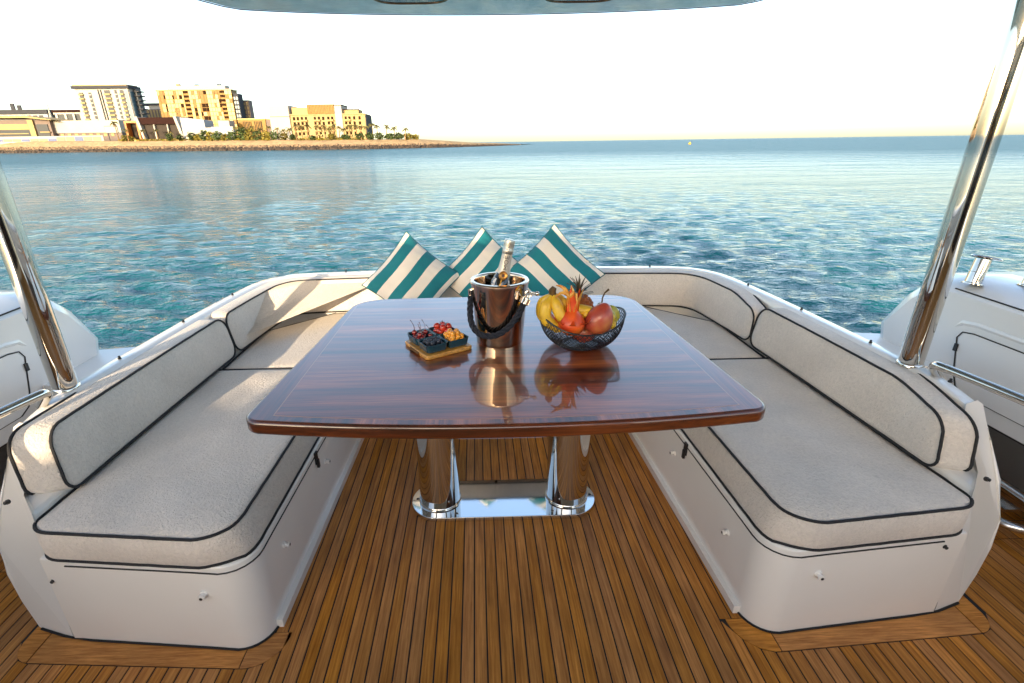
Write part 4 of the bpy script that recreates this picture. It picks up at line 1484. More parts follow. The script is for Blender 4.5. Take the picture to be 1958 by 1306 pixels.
def bollard(x, y, z, h, lb, lean=0.0):
    o = root('mooring_bollard', (x, y, z), lb, 'bollard', 'polished mooring posts on the right bulwark')
    rot = Matrix.Rotation(.22, 3, 'Y') @ Matrix.Rotation(lean, 3, 'X')
    b = MB(); b.lathe([(.036, 0), (.036, .004), (.027, .007), (.0265, h * .45), (.0275, h * .46), (.0265, h * .47), (.026, h * .95)], (x, y, z), 28, rot=rot); b.build('post', M['chrome'], o, True)
    b = MB(); b.lathe([(.026, h * .95), (.044, h * .97), (.045, h), (.042, h * 1.04), (.02, h * 1.06), (.0001, h * 1.06)], (x + .01, y, z), 32, sx=1.2, rot=rot); b.build('cap', M['chrome'], o, True)


bollard(1.875, 1.86, .774, .105, 'first polished mooring bollard, beside the roof pole on the right bulwark', -.1)
bollard(2.04, 1.80, .777, .115, 'second polished mooring bollard at the right edge, behind the cleat', 0)
cl = root('mooring_cleat', (2.0, 1.70, .775), 'polished horn cleat in front of the second bollard on the right bulwark', 'cleat')
b = MB(); b.tube([(1.90, 1.68, .812), (1.93, 1.68, .816), (2.02, 1.66, .815), (2.14, 1.64, .816), (2.20, 1.63, .812)], [.008, .014, .017, .014, .008], 12); b.build('horn', M['chrome'], cl, True)
for x in (1.985, 2.07):
    b = MB(); b.lathe([(.02, .772), (.016, .79), (.014, .814)], (x, 1.665, 0), 16); b.build('leg', M['chrome'], cl, True)
b = MB(); b.lathe([(.05, .774), (.05, .782), (.03, .786)], (2.03, 1.665, 0), 24, sx=1.5); b.build('foot', M['chrome'], cl, True)


# ------------------------------------------------------------------ pillows
def pillow(loc, size, rz, tilt, spin, edges, seed, label, flip=False):
    """diamond set pillow: spin = in-plane rotation, tilt = lean back"""
    n = 44
    ca, cb = (.84, .77, .68), (.006, .195, .24)
    mt = mat_stripes('striped_canvas', ca, cb, edges, 0)
    Mx = Matrix.Rotation(rz, 3, 'Z') @ Matrix.Rotation(-tilt, 3, 'X') @ Matrix.Rotation(spin, 3, 'Y')
    b = MB()
    def thick(u, v):
        e = max(0, (1 - u ** 2)) * max(0, (1 - v ** 2))
        return .080 * e ** .60
    def pt(u, v, side):
        # corners pulled out, edges slightly concave
        pinch = 1 - .055 * ((1 - u * u) * (v * v) + (1 - v * v) * (u * u)) - .0
        x = u * size / 2 * (1 - .085 * (1 - v * v)); z = v * size / 2 * (1 - .085 * (1 - u * u))
        z -= .010 * math.exp(-(u * u + v * v) * 3)
        wr = .011 * noise.noise(Vector((u * 1.8 + seed, v * 1.8, side * 2))) + .006 * noise.noise(Vector((u * 6 + seed, v * 3 + u * 4, side))) + .005 * math.sin(7 * (u + v) + seed) * math.exp(-((abs(u) - .8) ** 2 + (abs(v) - .8) ** 2) * 8)
        y = -side * (thick(u, v) + wr * (thick(u, v) > .012))
        return Mx @ Vector((x, y, z)) + Vector(loc)
    uvs = []
    for side in (1, -1):
        base = len(b.v)
        for i in range(n + 1):
            for j in range(n + 1):
                u = -math.cos(PI * j / n); v = -math.cos(PI * i / n)
                b.v.append(tuple(pt(u, v, side)))
                uvs.append(((1 - v) / 2 if not flip else (1 - v) / 2, 0))
        for i in range(n):
            for j in range(n):
                q = (base + i * (n + 1) + j, base + i * (n + 1) + j + 1, base + (i + 1) * (n + 1) + j + 1, base + (i + 1) * (n + 1) + j)
                b.f.append(q if side == 1 else q[::-1]); b.fm.append(0)
    o = b.build('throw_pillow', mt, None, True, origin=loc)
    me = o.data
    ul = me.uv_layers.new(name='UVMap')
    for lp in me.loops:
        ul.data[lp.index].uv = uvs[lp.vertex_index]
    tag(o, label, 'pillow', 'striped throw pillows')
    pb = MB()
    loop = []
    for k in range(40): loop.append((-1 + 2 * k / 40, -1))
    for k in range(40): loop.append((1, -1 + 2 * k / 40))
    for k in range(40): loop.append((1 - 2 * k / 40, 1))
    for k in range(40): loop.append((-1, 1 - 2 * k / 40))
    pb.tube([(pt(u, v, 1) + pt(u, v, -1)) / 2 for u, v in loop], .0034, 7, closed=True)
    pb.build('welt', simple('teal_welt', (.012, .12, .14), .8), o, True)
    return o


EDG = [.07, .235, .41, .575, .75, .93]
rad = math.radians
pillow((-.435, 2.665, .625), .385, rad(6), rad(27), rad(-48.5), EDG, 1, 'teal and white striped pillow leaning in the aft seat, leftmost of three')
pillow((-.035, 2.745, .625), .385, rad(0), rad(22), rad(-47), EDG, 2, 'teal and white striped pillow behind the champagne bucket, middle of three')
pillow((.345, 2.68, .64), .395, rad(-6), rad(25), rad(45), EDG, 3, 'teal and white striped pillow behind the fruit bowl, rightmost of three')

# ------------------------------------------------------------------ champagne bucket
BX, BY = -.005, 1.560
bucket = root('champagne_bucket', (BX, BY, .7005), 'polished steel champagne bucket with rope handle on the table', 'champagne bucket')
b = MB()
b.lathe([(.0745, .7005), (.0770, .702), (.0785, .712), (.0925, .895), (.0955, .903), (.0955, .9085), (.093, .9115), (.084, .9115), (.0815, .909), (.0805, .903), (.0700, .725), (.0001, .722)], (BX, BY, 0), 72)
b.build('body', simple('warm_reflection_steel', (.70, .54, .40), .055, metal=1.0), bucket, True)  # warm tint puts reflections of brown wood into the steel colour


def rope(path_, r, mt, parent, name, tw=52.0):
    P = [Vector(p) for p in path_]
    Ls = [0]
    for a, c in zip(P[:-1], P[1:]): Ls.append(Ls[-1] + (c - a).length)
    N_ = 150
    out = [[], [], []]
    ref = Vector((0, 1, 0))
    for i in range(N_ + 1):
        s = Ls[-1] * i / N_
        k_ = min(bisect.bisect_right(Ls, s) - 1, len(P) - 2)
        t_ = (s - Ls[k_]) / (Ls[k_ + 1] - Ls[k_])
        p = P[k_] + (P[k_ + 1] - P[k_]) * t_
        tg = (P[min(k_ + 2, len(P) - 1)] - P[max(k_ - 1, 0)]).normalized()
        nn = (ref - tg * ref.dot(tg)).normalized(); bb = tg.cross(nn)
        for j in range(3):
            a = tw * s * 2 * PI / 3 * 1.0 + j * 2 * PI / 3
            out[j].append(p + (nn * math.cos(a) + bb * math.sin(a)) * r * .52)
    b = MB()
    for j in range(3): b.tube(out[j], r * .56, 8)
    return b.build(name, mt, parent, True)


M['rope'] = simple('navy_rope', (.006, .010, .022), .8, bump=.6, bscale=300)
A0 = Vector((-.097, 1.545, .868))
hp_ = [Vector(p) for p in ((-.095, 1.548, .880), (-.103, 1.538, .822), (-.099, 1.500, .775), (-.070, 1.475, .748), (-.021, 1.461, .750), (.022, 1.464, .780), (.052, 1.473, .820), (.067, 1.482, .850))]
for it in range(3):
    q = [hp_[0]]
    for a, c in zip(hp_[:-1], hp_[1:]): q += [a * .75 + c * .25, a * .25 + c * .75]
    q.append(hp_[-1]); hp_ = q
rope(hp_, .0098, M['rope'], bucket, 'rope_handle')
pr0, pr1 = Vector(hp_[-1]), Vector(hp_[-3])
dr_ = (pr0 - pr1).normalized()
rot = dr_.to_track_quat('Z', 'Y').to_matrix()
b = MB(); b.lathe([(.012, -.002), (.0145, .0), (.0145, .019), (.010, .022), (.006, .023), (.0055, .030)], tuple(pr0), 20, rot=rot)
for k in range(8):
    a = 2 * PI * k / 8
    c = [pr0 + rot @ Vector((.0145 * math.cos(a), .0145 * math.sin(a), z)) for z in (.002, .017)]
    b.tube(c, .002, 6)
b.build('handle_cap', M['chrome'], bucket, True)
tip = pr0 + dr_ * .034
b = MB()
b.tube([tip + Vector((.010 * math.cos(a), -.003, .010 * math.sin(a))) for a in np.linspace(0, 2 * PI, 20)[:-1]], .0026, 8, closed=True)
b.tube([tip + Vector((-.006, .012, .004)), tip + Vector((.024, -.006, .003))], .004, 10)
b.ball(tip + Vector((.027, -.008, .003)), .0075, 12)
b.build('handle_ring', M['chrome'], bucket, True)
b = MB()
b.tube([A0 + Vector((.012, 0, .016)), A0 + Vector((-.006, -.004, .012)), A0 + Vector((-.003, -.004, -.004))], .006, 8)
b.build('handle_ear', M['chrome'], bucket, True)

# bottle
bot = root('champagne_bottle', (BX + .01, BY + .01, .73), 'champagne bottle with silver foil neck leaning in the steel bucket', 'bottle')
axis = (Vector((.030, 1.56 + .01, 1.035)) - Vector((-.030, 1.575, .735))).normalized()
org = Vector((-.030, 1.575, .735))
rq = axis.to_track_quat('Z', 'Y').to_matrix()


def bl(prof, name, mt, smooth=True, seg=32):
    b = MB(); b.lathe(prof, tuple(org), seg, rot=rq); return b.build(name, mt, bot, smooth)


LB = (Vector((.030, 1.57, 1.035)) - org).length
bl([(.0001, 0), (.042, .001), (.044, .006), (.044, .115), (.0425, .135), (.037, .160), (.029, .178), (.0215, .196)], 'glass', simple('dark_bottle_glass', (.008, .008, .006), .05, spec=.7, coat=.6))
bl([(.0222, .196), (.0195, .212), (.0175, .235), (.0163, .262), (.0160, LB - .024)], 'neck_foil', simple('white_foil', (.60, .57, .52), .35, metal=.35, bump=.25, bscale=80))
bl([(.0165, LB - .045), (.0178, LB - .043), (.0178, LB - .030), (.0165, LB - .028), (.0170, LB - .020), (.0172, LB - .006), (.0160, LB - .001), (.012, LB), (.0001, LB)], 'cap_foil', simple('silver_foil', (.55, .53, .48), .28, metal=.8, bump=.8, bscale=160))
# label wedges and gold ribbon on the shoulder
nrm_cam = (Vector((-.075, 0, 1.32)) - (org + axis * .17)); nrm_cam = (nrm_cam - axis * nrm_cam.dot(axis)).normalized()
sidev = axis.cross(nrm_cam).normalized()
Rprof = [(.0, .044), (.115, .044), (.135, .0425), (.160, .037), (.178, .029), (.196, .0222), (.212, .0195), (.235, .0175), (.262, .0163), (.4, .0160)]


def rad_at(h):
    for (a, c) in zip(Rprof[:-1], Rprof[1:]):
        if a[0] <= h <= c[0]: return a[1] + (c[1] - a[1]) * (h - a[0]) / (c[0] - a[0])
    return .016


def on_bottle(h, a, lift=.0005):
    r = rad_at(h) + lift
    return org + axis * h + (nrm_cam * math.cos(a) + sidev * math.sin(a)) * r


def patch(name, mt, hs, a_lo, a_hi, lift=.0006):
    b = MB(); K = 10
    for h in hs:
        lo, hi = a_lo(h), a_hi(h)
        for k in range(K + 1):
            b.v.append(tuple(on_bottle(h, lo + (hi - lo) * k / K, lift)))
    for i in range(len(hs) - 1):
        for k in range(K):
            q = i * (K + 1) + k
            b.f.append((q, q + 1, q + K + 2, q + K + 1)); b.fm.append(0)
    return b.build(name, mt, bot, True)


hs = [.10 + .008 * i for i in range(11)]
wh = simple('label_white', (.72, .72, .75), .5)
patch('label', wh, hs, lambda h: -.95, lambda h: -.35 - .0 - (h - .10) * 4.0)
patch('label', wh, hs, lambda h: .40 + (h - .10) * 4.0, lambda h: .95)
patch('ribbon', simple('gold_ribbon', (.55, .30, .05), .35, metal=.5), [.10 + .01 * i for i in range(10)], lambda h: -.30 + (h - .10) * 3.2 - .05, lambda h: -.30 + (h - .10) * 3.2 + .05, .0010)
ctr = on_bottle(.193, 0.05, .001)
nd = (nrm_cam * math.cos(.05) + sidev * math.sin(.05)).normalized()
nd = (nd + axis * .25).normalized()
rs_ = nd.to_track_quat('Z', 'Y').to_matrix()
b = MB(); b.lathe([(.0145, -.004), (.0145, .0015), (.0125, .003), (.0105, .0018), (.0001, .0018)], tuple(ctr), 28, rot=rs_); b.build('seal', simple('gold_seal', (.50, .24, .06), .3, metal=.6), bot, True)
b = MB(); b.lathe([(.0052, .0019), (.0045, .003), (.0001, .003)], tuple(ctr), 16, rot=rs_); b.build('seal_centre', simple('seal_brown', (.06, .02, .01), .4), bot, True)
# neck lettering, reading upwards: built as small flat strokes on the foil
LET = {'M': [[(0, 0), (0, 1), (.5, .35), (1, 1), (1, 0)]], 'O': [[(.5 + .5 * math.cos(a), .5 + .5 * math.sin(a)) for a in np.linspace(0, 2 * PI, 17)]],
       'E': [[(1, 0), (0, 0), (0, 1), (1, 1)], [(0, .5), (.8, .5)], ], 'T': [[(0, 1), (1, 1)], [(.5, 0), (.5, 1)]]}
h0 = .212
b = MB()
for ch in 'MO' + 'ET':
    wd = .0125 if ch in 'MO' else .0095
    hgt = .0115
    strokes = list(LET[ch])
    for st_ in strokes:
        for (p0, p1) in zip(st_[:-1], st_[1:]):
            # letter x runs up the bottle, letter y runs to the left
            def mp3(p): return on_bottle(h0 + p[0] * wd, -(p[1] - .5) * hgt / rad_at(h0 + p[0] * wd) * -1.0 if False else (0.12 - (p[1] - .5) * hgt / rad_at(h0 + p[0] * wd)), .0009)
            b.tube([mp3(p0), mp3(p1)], .0009, 5)
    if ch == 'E':
        for dq in (.25, .75):
            b.ball(mp3((dq, 1.45)), .0011, 6)
    h0 += wd + .005
b.build('lettering', simple('foil_print', (.05, .045, .05), .5), bot, True)

# ------------------------------------------------------------------ fruit bowl and fruit
CX, CY = .256, 1.505
bowl = root('wire_bowl', (CX, CY, .7005), 'black wire mesh fruit bowl on the table', 'bowl')
M['wire'] = simple('black_wire', (.006, .008, .014), .45, coat=.3)


def rim_z(a): return .052 * abs(math.cos(a)) ** 2.2


def bowl_pt(a, t):
    """t 0 base .. 1 rim"""
    h = (.074 + rim_z(a) * .72) * t
    r = .055 + (.081) * math.sin(min(1, t ** .8) * PI / 2 * .98) * 1.0
    r *= (1 + .0 * abs(math.cos(a)))
    return Vector((CX + r * math.cos(a), CY + r * math.sin(a) * .92, .704 + h * (t ** .45)))


b = MB()
NA, NT = 64, 16
for i in range(NT + 1):
    for k in range(NA):
        a = 2 * PI * (k + (.5 if i % 2 else 0)) / NA
        b.v.append(tuple(bowl_pt(a, i / NT)))
vid = lambda i, k: i * NA + (k % NA)
edges_ = []
for i in range(NT):
    for k in range(NA):
        if i % 2 == 0:
            edges_ += [(vid(i, k), vid(i + 1, k)), (vid(i, k), vid(i + 1, k - 1))]
        else:
            edges_ += [(vid(i, k), vid(i + 1, k)), (vid(i, k), vid(i + 1, k + 1))]
wb = MB()
for (a, c) in edges_:
    p0, p1 = Vector(b.v[a]), Vector(b.v[c])
    t_ = (p1 - p0).normalized(); u_ = t_.orthogonal().normalized(); w_2 = t_.cross(u_)
    vs = []
    for p in (p0, p1):
        for k in range(3):
            an = 2 * PI * k / 3
            vs.append(p + (u_ * math.cos(an) + w_2 * math.sin(an)) * (.00115))
    wb.add(vs, [(0, 1, 4, 3), (1, 2, 5, 4), (2, 0, 3, 5)])
wb.build('mesh_wall', M['wire'], bowl)
b = MB(); b.tube([bowl_pt(2 * PI * k / 96, 1) for k in range(96)], .0028, 8, closed=True); b.build('rim', M['wire'], bowl, True)
b = MB(); b.tube([bowl_pt(2 * PI * k / 64, 0.0) for k in range(64)], .0032, 8, closed=True)
b.lathe([(.0001, .7025), (.055, .7025), (.055, .7035), (.0001, .7036)], (CX, CY, 0), 40, sy=.92); b.build('base', M['wire'], bowl, True)


def speck(name, stops, scale, rough=.4, coat=.2, bump=.15, mapscale=(1, 1, 1)):
    mt, t, p = nt(name); N, L = t.nodes, t.links
    tc = N.new('ShaderNodeTexCoord'); mp = N.new('ShaderNodeMapping'); mp.inputs['Scale'].default_value = mapscale
    nz = N.new('ShaderNodeTexNoise'); nz.inputs['Scale'].default_value = scale; nz.inputs['Detail'].default_value = 6
    L.new(tc.outputs['Object'], mp.inputs[0]); L.new(mp.outputs[0], nz.inputs['Vector'])
    cr = N.new('ShaderNodeValToRGB'); e = cr.color_ramp.elements
    e[0].position, e[0].color = stops[0][0], (*stops[0][1], 1)
    e[1].position, e[1].color = stops[-1][0], (*stops[-1][1], 1)
    for q in stops[1:-1]:
        x = e.new(q[0]); x.color = (*q[1], 1)
    L.new(nz.outputs['Fac'], cr.inputs[0]); L.new(cr.outputs[0], p.inputs['Base Color'])
    p.inputs['Roughness'].default_value = rough; p.inputs['Coat Weight'].default_value = coat
    bp = N.new('ShaderNodeBump'); bp.inputs['Strength'].default_value = bump; bp.inputs['Distance'].default_value = .002
    L.new(nz.outputs['Fac'], bp.inputs['Height']); L.new(bp.outputs[0], p.inputs['Normal'])
    return mt


# bananas
ban = root('banana_bunch', (CX - .075, CY - .01, .80), 'bunch of ripe yellow bananas at the left of the fruit bowl', 'bananas')
Mban = speck('banana_skin', [(.25, (.42, .20, .02)), (.42, (.72, .46, .03)), (.75, (.80, .56, .05))], 22, .45)
Mstem = simple('fruit_stem', (.10, .06, .02), .8)
hub = Vector((.158, 1.486, .884))
for (d0, d1, end, nm) in (((-.024, -.016, -.040), (-.026, -.022, -.085), (.026, -.018, -.125), 0), ((.010, -.022, -.036), (.025, -.034, -.078), (.075, -.034, -.105), 1), ((.02, .01, -.028), (.06, .0, -.055), (.125, -.005, -.070), 2), ((-.03, .02, -.04), (-.03, .03, -.09), (.02, .03, -.13), 3)):
    P = [Vector((0, 0, 0)), Vector(d0) * .45, Vector(d0), Vector(d1), Vector(end) * .9, Vector(end)]
    q = P
    for it in range(3):
        o = [q[0]]
        for a, c in zip(q[:-1], q[1:]): o += [a * .75 + c * .25, a * .25 + c * .75]
        o.append(q[-1]); q = o
    n = len(q)
    rr2 = []
    for i in range(n):
        t = i / (n - 1)
        rr2.append(.0045 + .0145 * sm(t, .10, .42) - .012 * sm(t, .82, 1.0) - .002 * sm(t, .97, 1))
    b = MB(); b.tube([hub + p for p in q], rr2, 6 + 4); b.build('banana', Mban, ban, True)
b = MB(); b.tube([hub + Vector((0, 0, -.010)), hub + Vector((-.002, 0, .006)), hub + Vector((.004, 0, .016))], [.011, .012, .008], 9); b.build('stalk', Mstem, ban, True)

# dragon fruit
df = root('dragon_fruit', (CX - .022, CY - .075, .78), 'orange red dragon fruit with curling scales at the front of the fruit bowl', 'dragon fruit')
Mdf = speck('dragon_fruit_skin', [(.30, (.55, .035, .012)), (.55, (.75, .11, .015)), (.8, (.78, .28, .04))], 16, .4, bump=.3)
Mdt = speck('dragon_fruit_tips', [(.30, (.70, .20, .02)), (.7, (.72, .45, .07))], 30, .5)
dc = Vector((.214, 1.450, .796))
b = MB(); b.ball(dc, .042, 26, sz=1.0, fn=lambda p: Vector((p.x * (1 - .18 * max(0, p.z)), p.y * (1 - .18 * max(0, p.z)), p.z)) * (1 + .03 * noise.noise(p * 3)))
b.build('body', Mdf, df, True)
q = random.Random(3)
for k in range(13):
    if k < 6:
        a = 2 * PI * k / 6 + .3; el0 = 1.25; Lk = .056; wd = .015
    else:
        a = 2 * PI * k / 7 + .1; el0 = .1; Lk = .034; wd = .012
    dirr = Vector((math.cos(a) * math.cos(el0), math.sin(a) * math.cos(el0), math.sin(el0)))
    st_ = dc + dirr * .042
    up_ = Vector((0.05 * (1 if k < 6 else 0), 0, 1))
    pts = []
    for i in range(7):
        t = i / 6
        out_ = dirr * Lk * t * .45 + up_ * Lk * t * (1 - .15 * t) + Vector((math.cos(a + 1), math.sin(a + 1), 0)) * .012 * t * t * (1 if k % 2 else -1)
        if k >= 6: out_ = dirr * Lk * t * .8 + up_ * Lk * t * t * .7
        pts.append(st_ + out_)
    b = MB()
    sd = Vector((-math.sin(a), math.cos(a), 0))
    for i, p in enumerate(pts):
        t = i / 6; w2 = wd * (1 - t) ** .7 + .0008
        nn = dirr * .004 * (1 - t)
        b.v += [tuple(p - sd * w2), tuple(p + nn), tuple(p + sd * w2), tuple(p - nn * .4 - dirr * .001)]
    for i in range(6):
        for j in range(4):
            b.f.append((i * 4 + j, i * 4 + (j + 1) % 4, (i + 1) * 4 + (j + 1) % 4, (i + 1) * 4 + j)); b.fm.append(0)
    b.build('scale', Mdt if k < 6 and k % 2 else Mdf, df, True)
tw = dc + Vector((-.012, -.01, .088))
for (e1, e2) in (((-.03, -.005, .012), (-.045, -.01, .000)), ((-.028, .01, .03), (-.042, .0, .035)), ((.018, -.01, .012), (.02, -.02, -.02))):
    b = MB(); b.tube([tw, tw + Vector(e1) * .6 + Vector((0, 0, .006)), tw + Vector(e1), tw + Vector(e2)], [.007, .006, .004, .0015], 7); b.build('curled_tip', Mdt, df, True)

# mango
mg = root('mango', (CX + .052, CY - .055, .79), 'red blushed mango at the front right of the fruit bowl', 'mango')
Mmg = speck('mango_skin', [(.28, (.20, .02, .02)), (.5, (.42, .065, .035)), (.72, (.52, .20, .06))], 14, .4, coat=.35, bump=.1)
b = MB(); b.ball((.302, 1.452, .806), .042, 28, sz=1.28, rot=Matrix.Rotation(.35, 3, 'Y'), fn=lambda p: Vector((p.x * (1 - .22 * p.z), p.y * .88 * (1 - .18 * p.z), p.z)))
b.build('body', Mmg, mg, True)
# second mango lower/behind filling the bowl
m2_ = root('mango', (CX + .0, CY + .03, .75), 'dark red mango low behind the mesh wall of the fruit bowl', 'mango')
b = MB(); b.ball((CX + .01, CY + .0, .744), .040, 22, sz=.9); b.build('body', Mmg, m2_, True)

# pineapple
pn = root('pineapple', (CX + .022, CY + .045, .80), 'small orange brown pineapple with spiky crown behind the dragon fruit', 'pineapple')
Mpn = simple('pineapple_skin', (.30, .085, .018), .6, var=.5, vscale=40)
Mpc = simple('pineapple_leaf', (.085, .065, .035), .6, var=.3, vscale=30, objvar=.3)
pc = Vector((.262, 1.540, .812)); tl = Matrix.Rotation(-.18, 3, 'Y') @ Matrix.Rotation(.05, 3, 'X')
b = MB(); b.ball(pc, .036, 20, sz=1.25, rot=tl); b.build('body', Mpn, pn, True)
b = MB()
for r in range(7):
    for k in range(11):
        a = 2 * PI * (k + .5 * (r % 2)) / 11; zz = -.85 + r * .28
        rr3 = math.sqrt(max(0, 1 - zz * zz))
        c = pc + tl @ Vector((rr3 * math.cos(a) * .036, rr3 * math.sin(a) * .036, zz * .045))
        b.ball(c, .0068, 6)
eyes = b.build('eyes', Mpn, pn, False); eyes['kind'] = 'stuff'
b0 = pc + tl @ Vector((0, 0, .044))
for k in range(26):
    ring_ = k / 26
    a = k * 2.4; el0 = .25 + 1.2 * ring_
    Lk = .036 + .024 * ring_ if ring_ < .8 else .055
    d = Vector((math.cos(a) * math.cos(el0), math.sin(a) * math.cos(el0), math.sin(el0)))
    sd = Vector((-math.sin(a), math.cos(a), 0))
    base_ = b0 + tl @ Vector((0, 0, .022 * ring_))
    b = MB()
    for i in range(5):
        t = i / 4
        p = base_ + tl @ (d * Lk * t + Vector((math.cos(a), math.sin(a), 0)) * .010 * t * t - Vector((0, 0, .006 * t * t)))
        w2 = .0052 * (1 - t) + .0004
        b.v += [tuple(p - sd * w2), tuple(p + sd * w2), tuple(p - d * .001 + Vector((0, 0, -.0015)))]
    for i in range(4):
        for j in range(3):
            b.f.append((i * 3 + j, i * 3 + (j + 1) % 3, (i + 1) * 3 + (j + 1) % 3, (i + 1) * 3 + j)); b.fm.append(0)
    b.build('leaf', Mpc, pn, True)

# pear
pe = root('pear', (CX + .068, CY + .01, .82), 'green pear with a long bent stem behind the red mango', 'pear')
Mpe = speck('pear_skin', [(.3, (.22, .20, .03)), (.7, (.36, .32, .06))], 20, .5)
b = MB(); b.lathe([(.0001, -.055), (.02, -.052), (.033, -.03), (.034, -.008), (.025, .018), (.015, .034), (.010, .042), (.0001, .044)], (.320, 1.530, .790), 24, rot=Matrix.Rotation(.12, 3, 'Y')); b.build('body', Mpe, pe, True)
b = MB(); b.tube([(.325, 1.530, .830), (.326, 1.530, .850), (.332, 1.530, .866), (.345, 1.530, .878)], [.0026, .0024, .0026, .004], 8); b.build('stem', Mstem, pe, True)
# star fruit, lemon-like small yellow fruit
sf = root('star_fruit', (CX + .10, CY + .0, .80), 'yellow green ridged star fruit at the right side of the bowl', 'star fruit')
Msf = speck('star_fruit_skin', [(.3, (.30, .30, .03)), (.7, (.52, .46, .05))], 20, .35, coat=.4)
b = MB()
b.ball((.346, 1.500, .800), .027, 40, sz=1.25, rot=Matrix.Rotation(-.5, 3, 'Y'), fn=lambda p: Vector((p.x, p.y, p.z)) * (1 + .22 * math.cos(5 * math.atan2(p.y, p.x)) * (1 - p.z ** 2) ** .5 - .05))
b.build('body', Msf, sf, True)
for i, (x, y, z, r) in enumerate(((.088, -.035, .780, .016), (.006, -.035, .815, .014), (.085, -.030, .800, .016))):
    g = root('golden_berry', (CX + x, CY + y, z), ('small yellow round fruit wedged beside the %s in the wire bowl' % ('red mango', 'dragon fruit', 'star fruit')[i]), 'fruit')
    b = MB(); b.ball((CX + x, CY + y, z), r, 16); b.build('body', Mban, g, True)

# ------------------------------------------------------------------ snack tray
TC = Vector((-.209, 1.508, .7005)); TA = rad(32)
RZ = Matrix.Rotation(TA, 3, 'Z')


def loc_t(x, y, z): 
    p = RZ @ Vector((x, y, 0)); return Vector((TC.x + p.x, TC.y + p.y, TC.z + z))


def rr_outline(cx, cy, hw, hh, r, n=6):
    P = []
    for (sx, sy, a0) in ((1, -1, -PI / 2), (1, 1, 0), (-1, 1, PI / 2), (-1, -1, PI)):
        for i in range(n + 1):
            a = a0 + PI / 2 * i / n
            P.append((cx + sx * (hw - r) + r * math.cos(a), cy + sy * (hh - r) + r * math.sin(a)))
    return P


tray = root('bamboo_tray', tuple(TC), 'bamboo serving board carrying four small fruit dishes', 'serving board')
Mbam = mat_veneer('bamboo', 'X', 1.0)
for nd_ in Mbam.node_tree.nodes:
    if nd_.type == 'VALTORGB':
        for e_, c_ in zip(nd_.color_ramp.elements, ((.42, .20, .04), (.50, .25, .05), (.60, .33, .08))): e_.color = (*c_, 1)
Mbam.node_tree.nodes['Principled BSDF'].inputs['Coat Weight'].default_value = .2
Mbam.node_tree.nodes['Principled BSDF'].inputs['Roughness'].default_value = .5
b = MB(); b.prism_bev([tuple(loc_t(x, y, 0))[:2] for x, y in rr_outline(0, 0, .083, .083, .012)], TC.z, TC.z + .013, .003); b.build('board', Mbam, tray, True)
b = MB()
for q_ in ([(-.0832, -.03), (-.0832, .03)],):
    P0, P1 = loc_t(-.0836, -.032, .0065), loc_t(-.0836, .032, .0065)
    b.tube([P0, P1], .0042, 8)
b.build('grip_slot', simple('slot_shadow', (.10, .045, .01), .8), tray, True)
Mdish = simple('teal_ceramic', (.012, .055, .085), .25, coat=.6)
fruits = (('dish', -.0385, .0385, 'cherries'), ('dish', -.0385, -.0385, 'blueberries'), ('dish', .0385, .0385, 'strawberries'), ('dish', .0385, -.0385, 'golden berries'))


def dish(cx, cy, lb):
    c = loc_t(cx, cy, .0135)
    o = root('square_dish', tuple(c), lb, 'dish', 'teal square dishes on the bamboo board')
    b = MB()
    rings = [(.029, 0, .010), (.0335, .004, .010), (.0365, .024, .010), (.0378, .0275, .010), (.0368, .0285, .009), (.0350, .0265, .008), (.0325, .007, .008), (.0300, .0055, .008)]
    K = 28
    for (hw, z, r) in rings:
        for (x, y) in rr_outline(cx, cy, hw, hw, r): b.v.append(tuple(loc_t(x, y, .0135 + z)))
    for i in range(len(rings) - 1):
        for k in range(K):
            l = (k + 1) % K
            b.f.append((i * K + k, i * K + l, (i + 1) * K + l, (i + 1) * K + k)); b.fm.append(0)
    b.f.append(tuple(range(K))[::-1]); b.f.append(tuple((len(rings) - 1) * K + k for k in range(K))); b.fm += [0, 0]
    b.build('body', Mdish, o, True)


dish(-.0385, .0385, 'small teal square dish of dark cherries on the board')
dish(-.0385, -.0385, 'small teal square dish of blueberries at the front of the board')
dish(.0385, .0385, 'small teal square dish of strawberries at the back of the board')
dish(.0385, -.0385, 'small teal square dish of golden berries, rightmost on the board')
q = random.Random(8)


def fill(cx, cy, r, n, layers):
    out = []
    for L in range(layers):
        tries = 0; placed = []
        lim = .030 - r * .6 - L * .004
        while tries < 4000 and len(placed) < n[L]:
            x, y = q.uniform(-lim, lim), q.uniform(-lim, lim)
            if all((x - a) ** 2 + (y - c) ** 2 > (1.55 * r) ** 2 for a, c in placed): placed.append((x, y))
            tries += 1
        out += [(cx + x, cy + y, .0185 + .006 + r + L * r * 1.25) for x, y in placed]
    return out


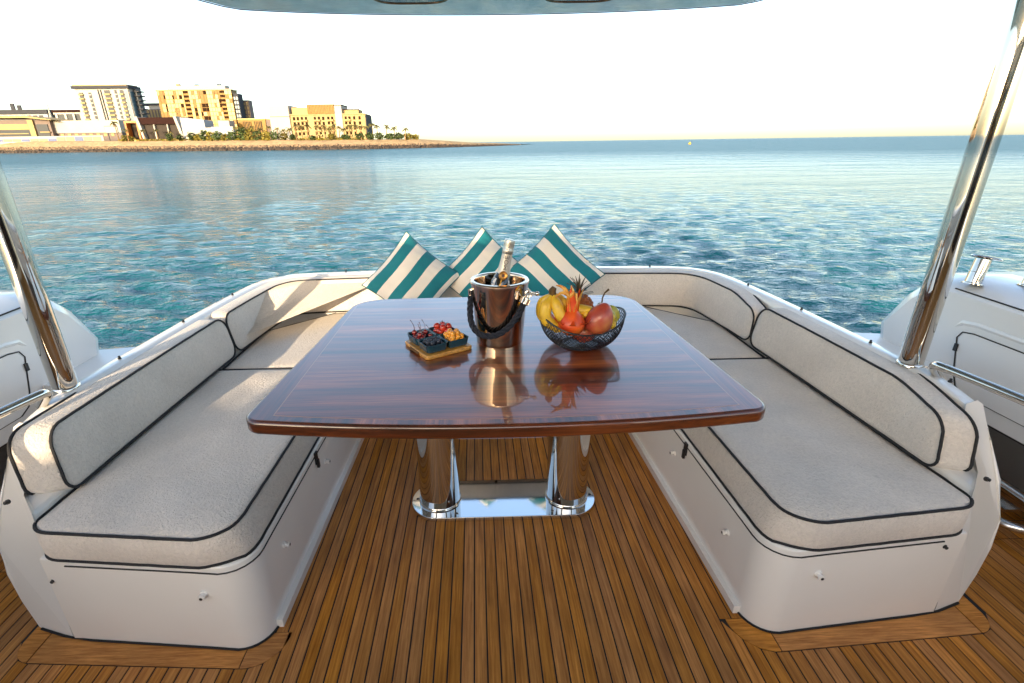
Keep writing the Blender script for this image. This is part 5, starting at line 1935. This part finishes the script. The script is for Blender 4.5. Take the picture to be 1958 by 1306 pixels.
Mch = speck('cherry_skin', [(.3, (.10, .004, .008)), (.6, (.22, .012, .012)), (.8, (.40, .04, .02))], 30, .2, coat=.7, bump=.02)
Mblu = speck('blueberry_skin', [(.3, (.008, .012, .025)), (.7, (.035, .045, .075))], 120, .55, coat=.1)
Mstr = speck('strawberry_skin', [(.3, (.35, .010, .008)), (.7, (.60, .05, .02))], 60, .3, coat=.5, bump=.3)
Mgold = speck('golden_berry_skin', [(.3, (.70, .24, .02)), (.7, (.82, .38, .035))], 50, .35, coat=.4)
Mgrn = simple('calyx_green', (.08, .11, .03), .7)
for i, (x, y, z) in enumerate(fill(-.0385, .0385, .0095, (8, 3), 2)):
    c = loc_t(x, y, z)
    o = root('cherry', tuple(c), 'dark red cherry in the dish at the left of the board', 'cherry', 'cherries')
    b = MB(); b.ball(c, .0092, 14, sz=.94); b.build('body', Mch, o, True)
    if i % 2 == 0 or i > 8:
        d = Vector((q.uniform(-.010, .004), q.uniform(-.006, .006), .030 + q.uniform(0, .008)))
        b = MB(); b.tube([c + Vector((0, 0, .008)), c + d * .5 + Vector((.002, 0, .008)), c + d + Vector((-.002, 0, .005)), c + d * 1.08 + Vector((-.004, 0, .005))], [.0007, .0006, .0008, .0016], 5); b.build('stem', simple('cherry_stem', (.12, .05, .02), .7), o, True)
for (x, y, z) in fill(-.0385, -.0385, .0078, (12, 10), 2):
    c = loc_t(x, y, z)
    b = MB(); b.ball(c, .0074, 12, sz=.9)
    o = b.build('blueberry', Mblu, None, True, origin=tuple(c))
    tag(o, 'dark blueberry in the front dish of the board', 'blueberry', 'blueberries')
for i, (x, y, z) in enumerate(fill(.0385, .0385, .0105, (6, 4), 2)):
    c = loc_t(x, y, z + .002)
    o = root('strawberry', tuple(c), 'ripe red strawberry in the back dish of the board', 'strawberry', 'strawberries')
    rt = Matrix.Rotation(q.uniform(-1, 1), 3, 'X') @ Matrix.Rotation(q.uniform(-1, 1), 3, 'Y')
    b = MB(); b.ball(c, .0115, 16, sz=1.15, rot=rt, fn=lambda p: Vector((p.x * (1 + .25 * p.z), p.y * (1 + .25 * p.z), p.z))); b.build('body', Mstr, o, True)
    if i % 2:
        b = MB()
        tp = c + rt @ Vector((0, 0, .0128))
        for k in range(5):
            a = 2 * PI * k / 5
            b.add([tp, tp + rt @ Vector((math.cos(a - .3) * .006, math.sin(a - .3) * .006, .0005)), tp + rt @ Vector((math.cos(a) * .011, math.sin(a) * .011, .002)), tp + rt @ Vector((math.cos(a + .3) * .006, math.sin(a + .3) * .006, .0005))], [(0, 1, 2, 3)])
        b.tube([tp, tp + rt @ Vector((0, 0, .006))], .0007, 5)
        b.build('calyx', Mgrn, o)
for (x, y, z) in fill(.0385, -.0385, .0088, (9, 9, 5), 3):
    c = loc_t(x, y, z)
    b = MB(); b.ball(c, .0092, 16)
    o = b.build('golden_berry', Mgold, None, True, origin=tuple(c))
    tag(o, 'round golden orange berry in the right dish of the board', 'berry', 'golden berries in the dish')

for o in bpy.data.objects:
    if '_w' in o: del o['_w']
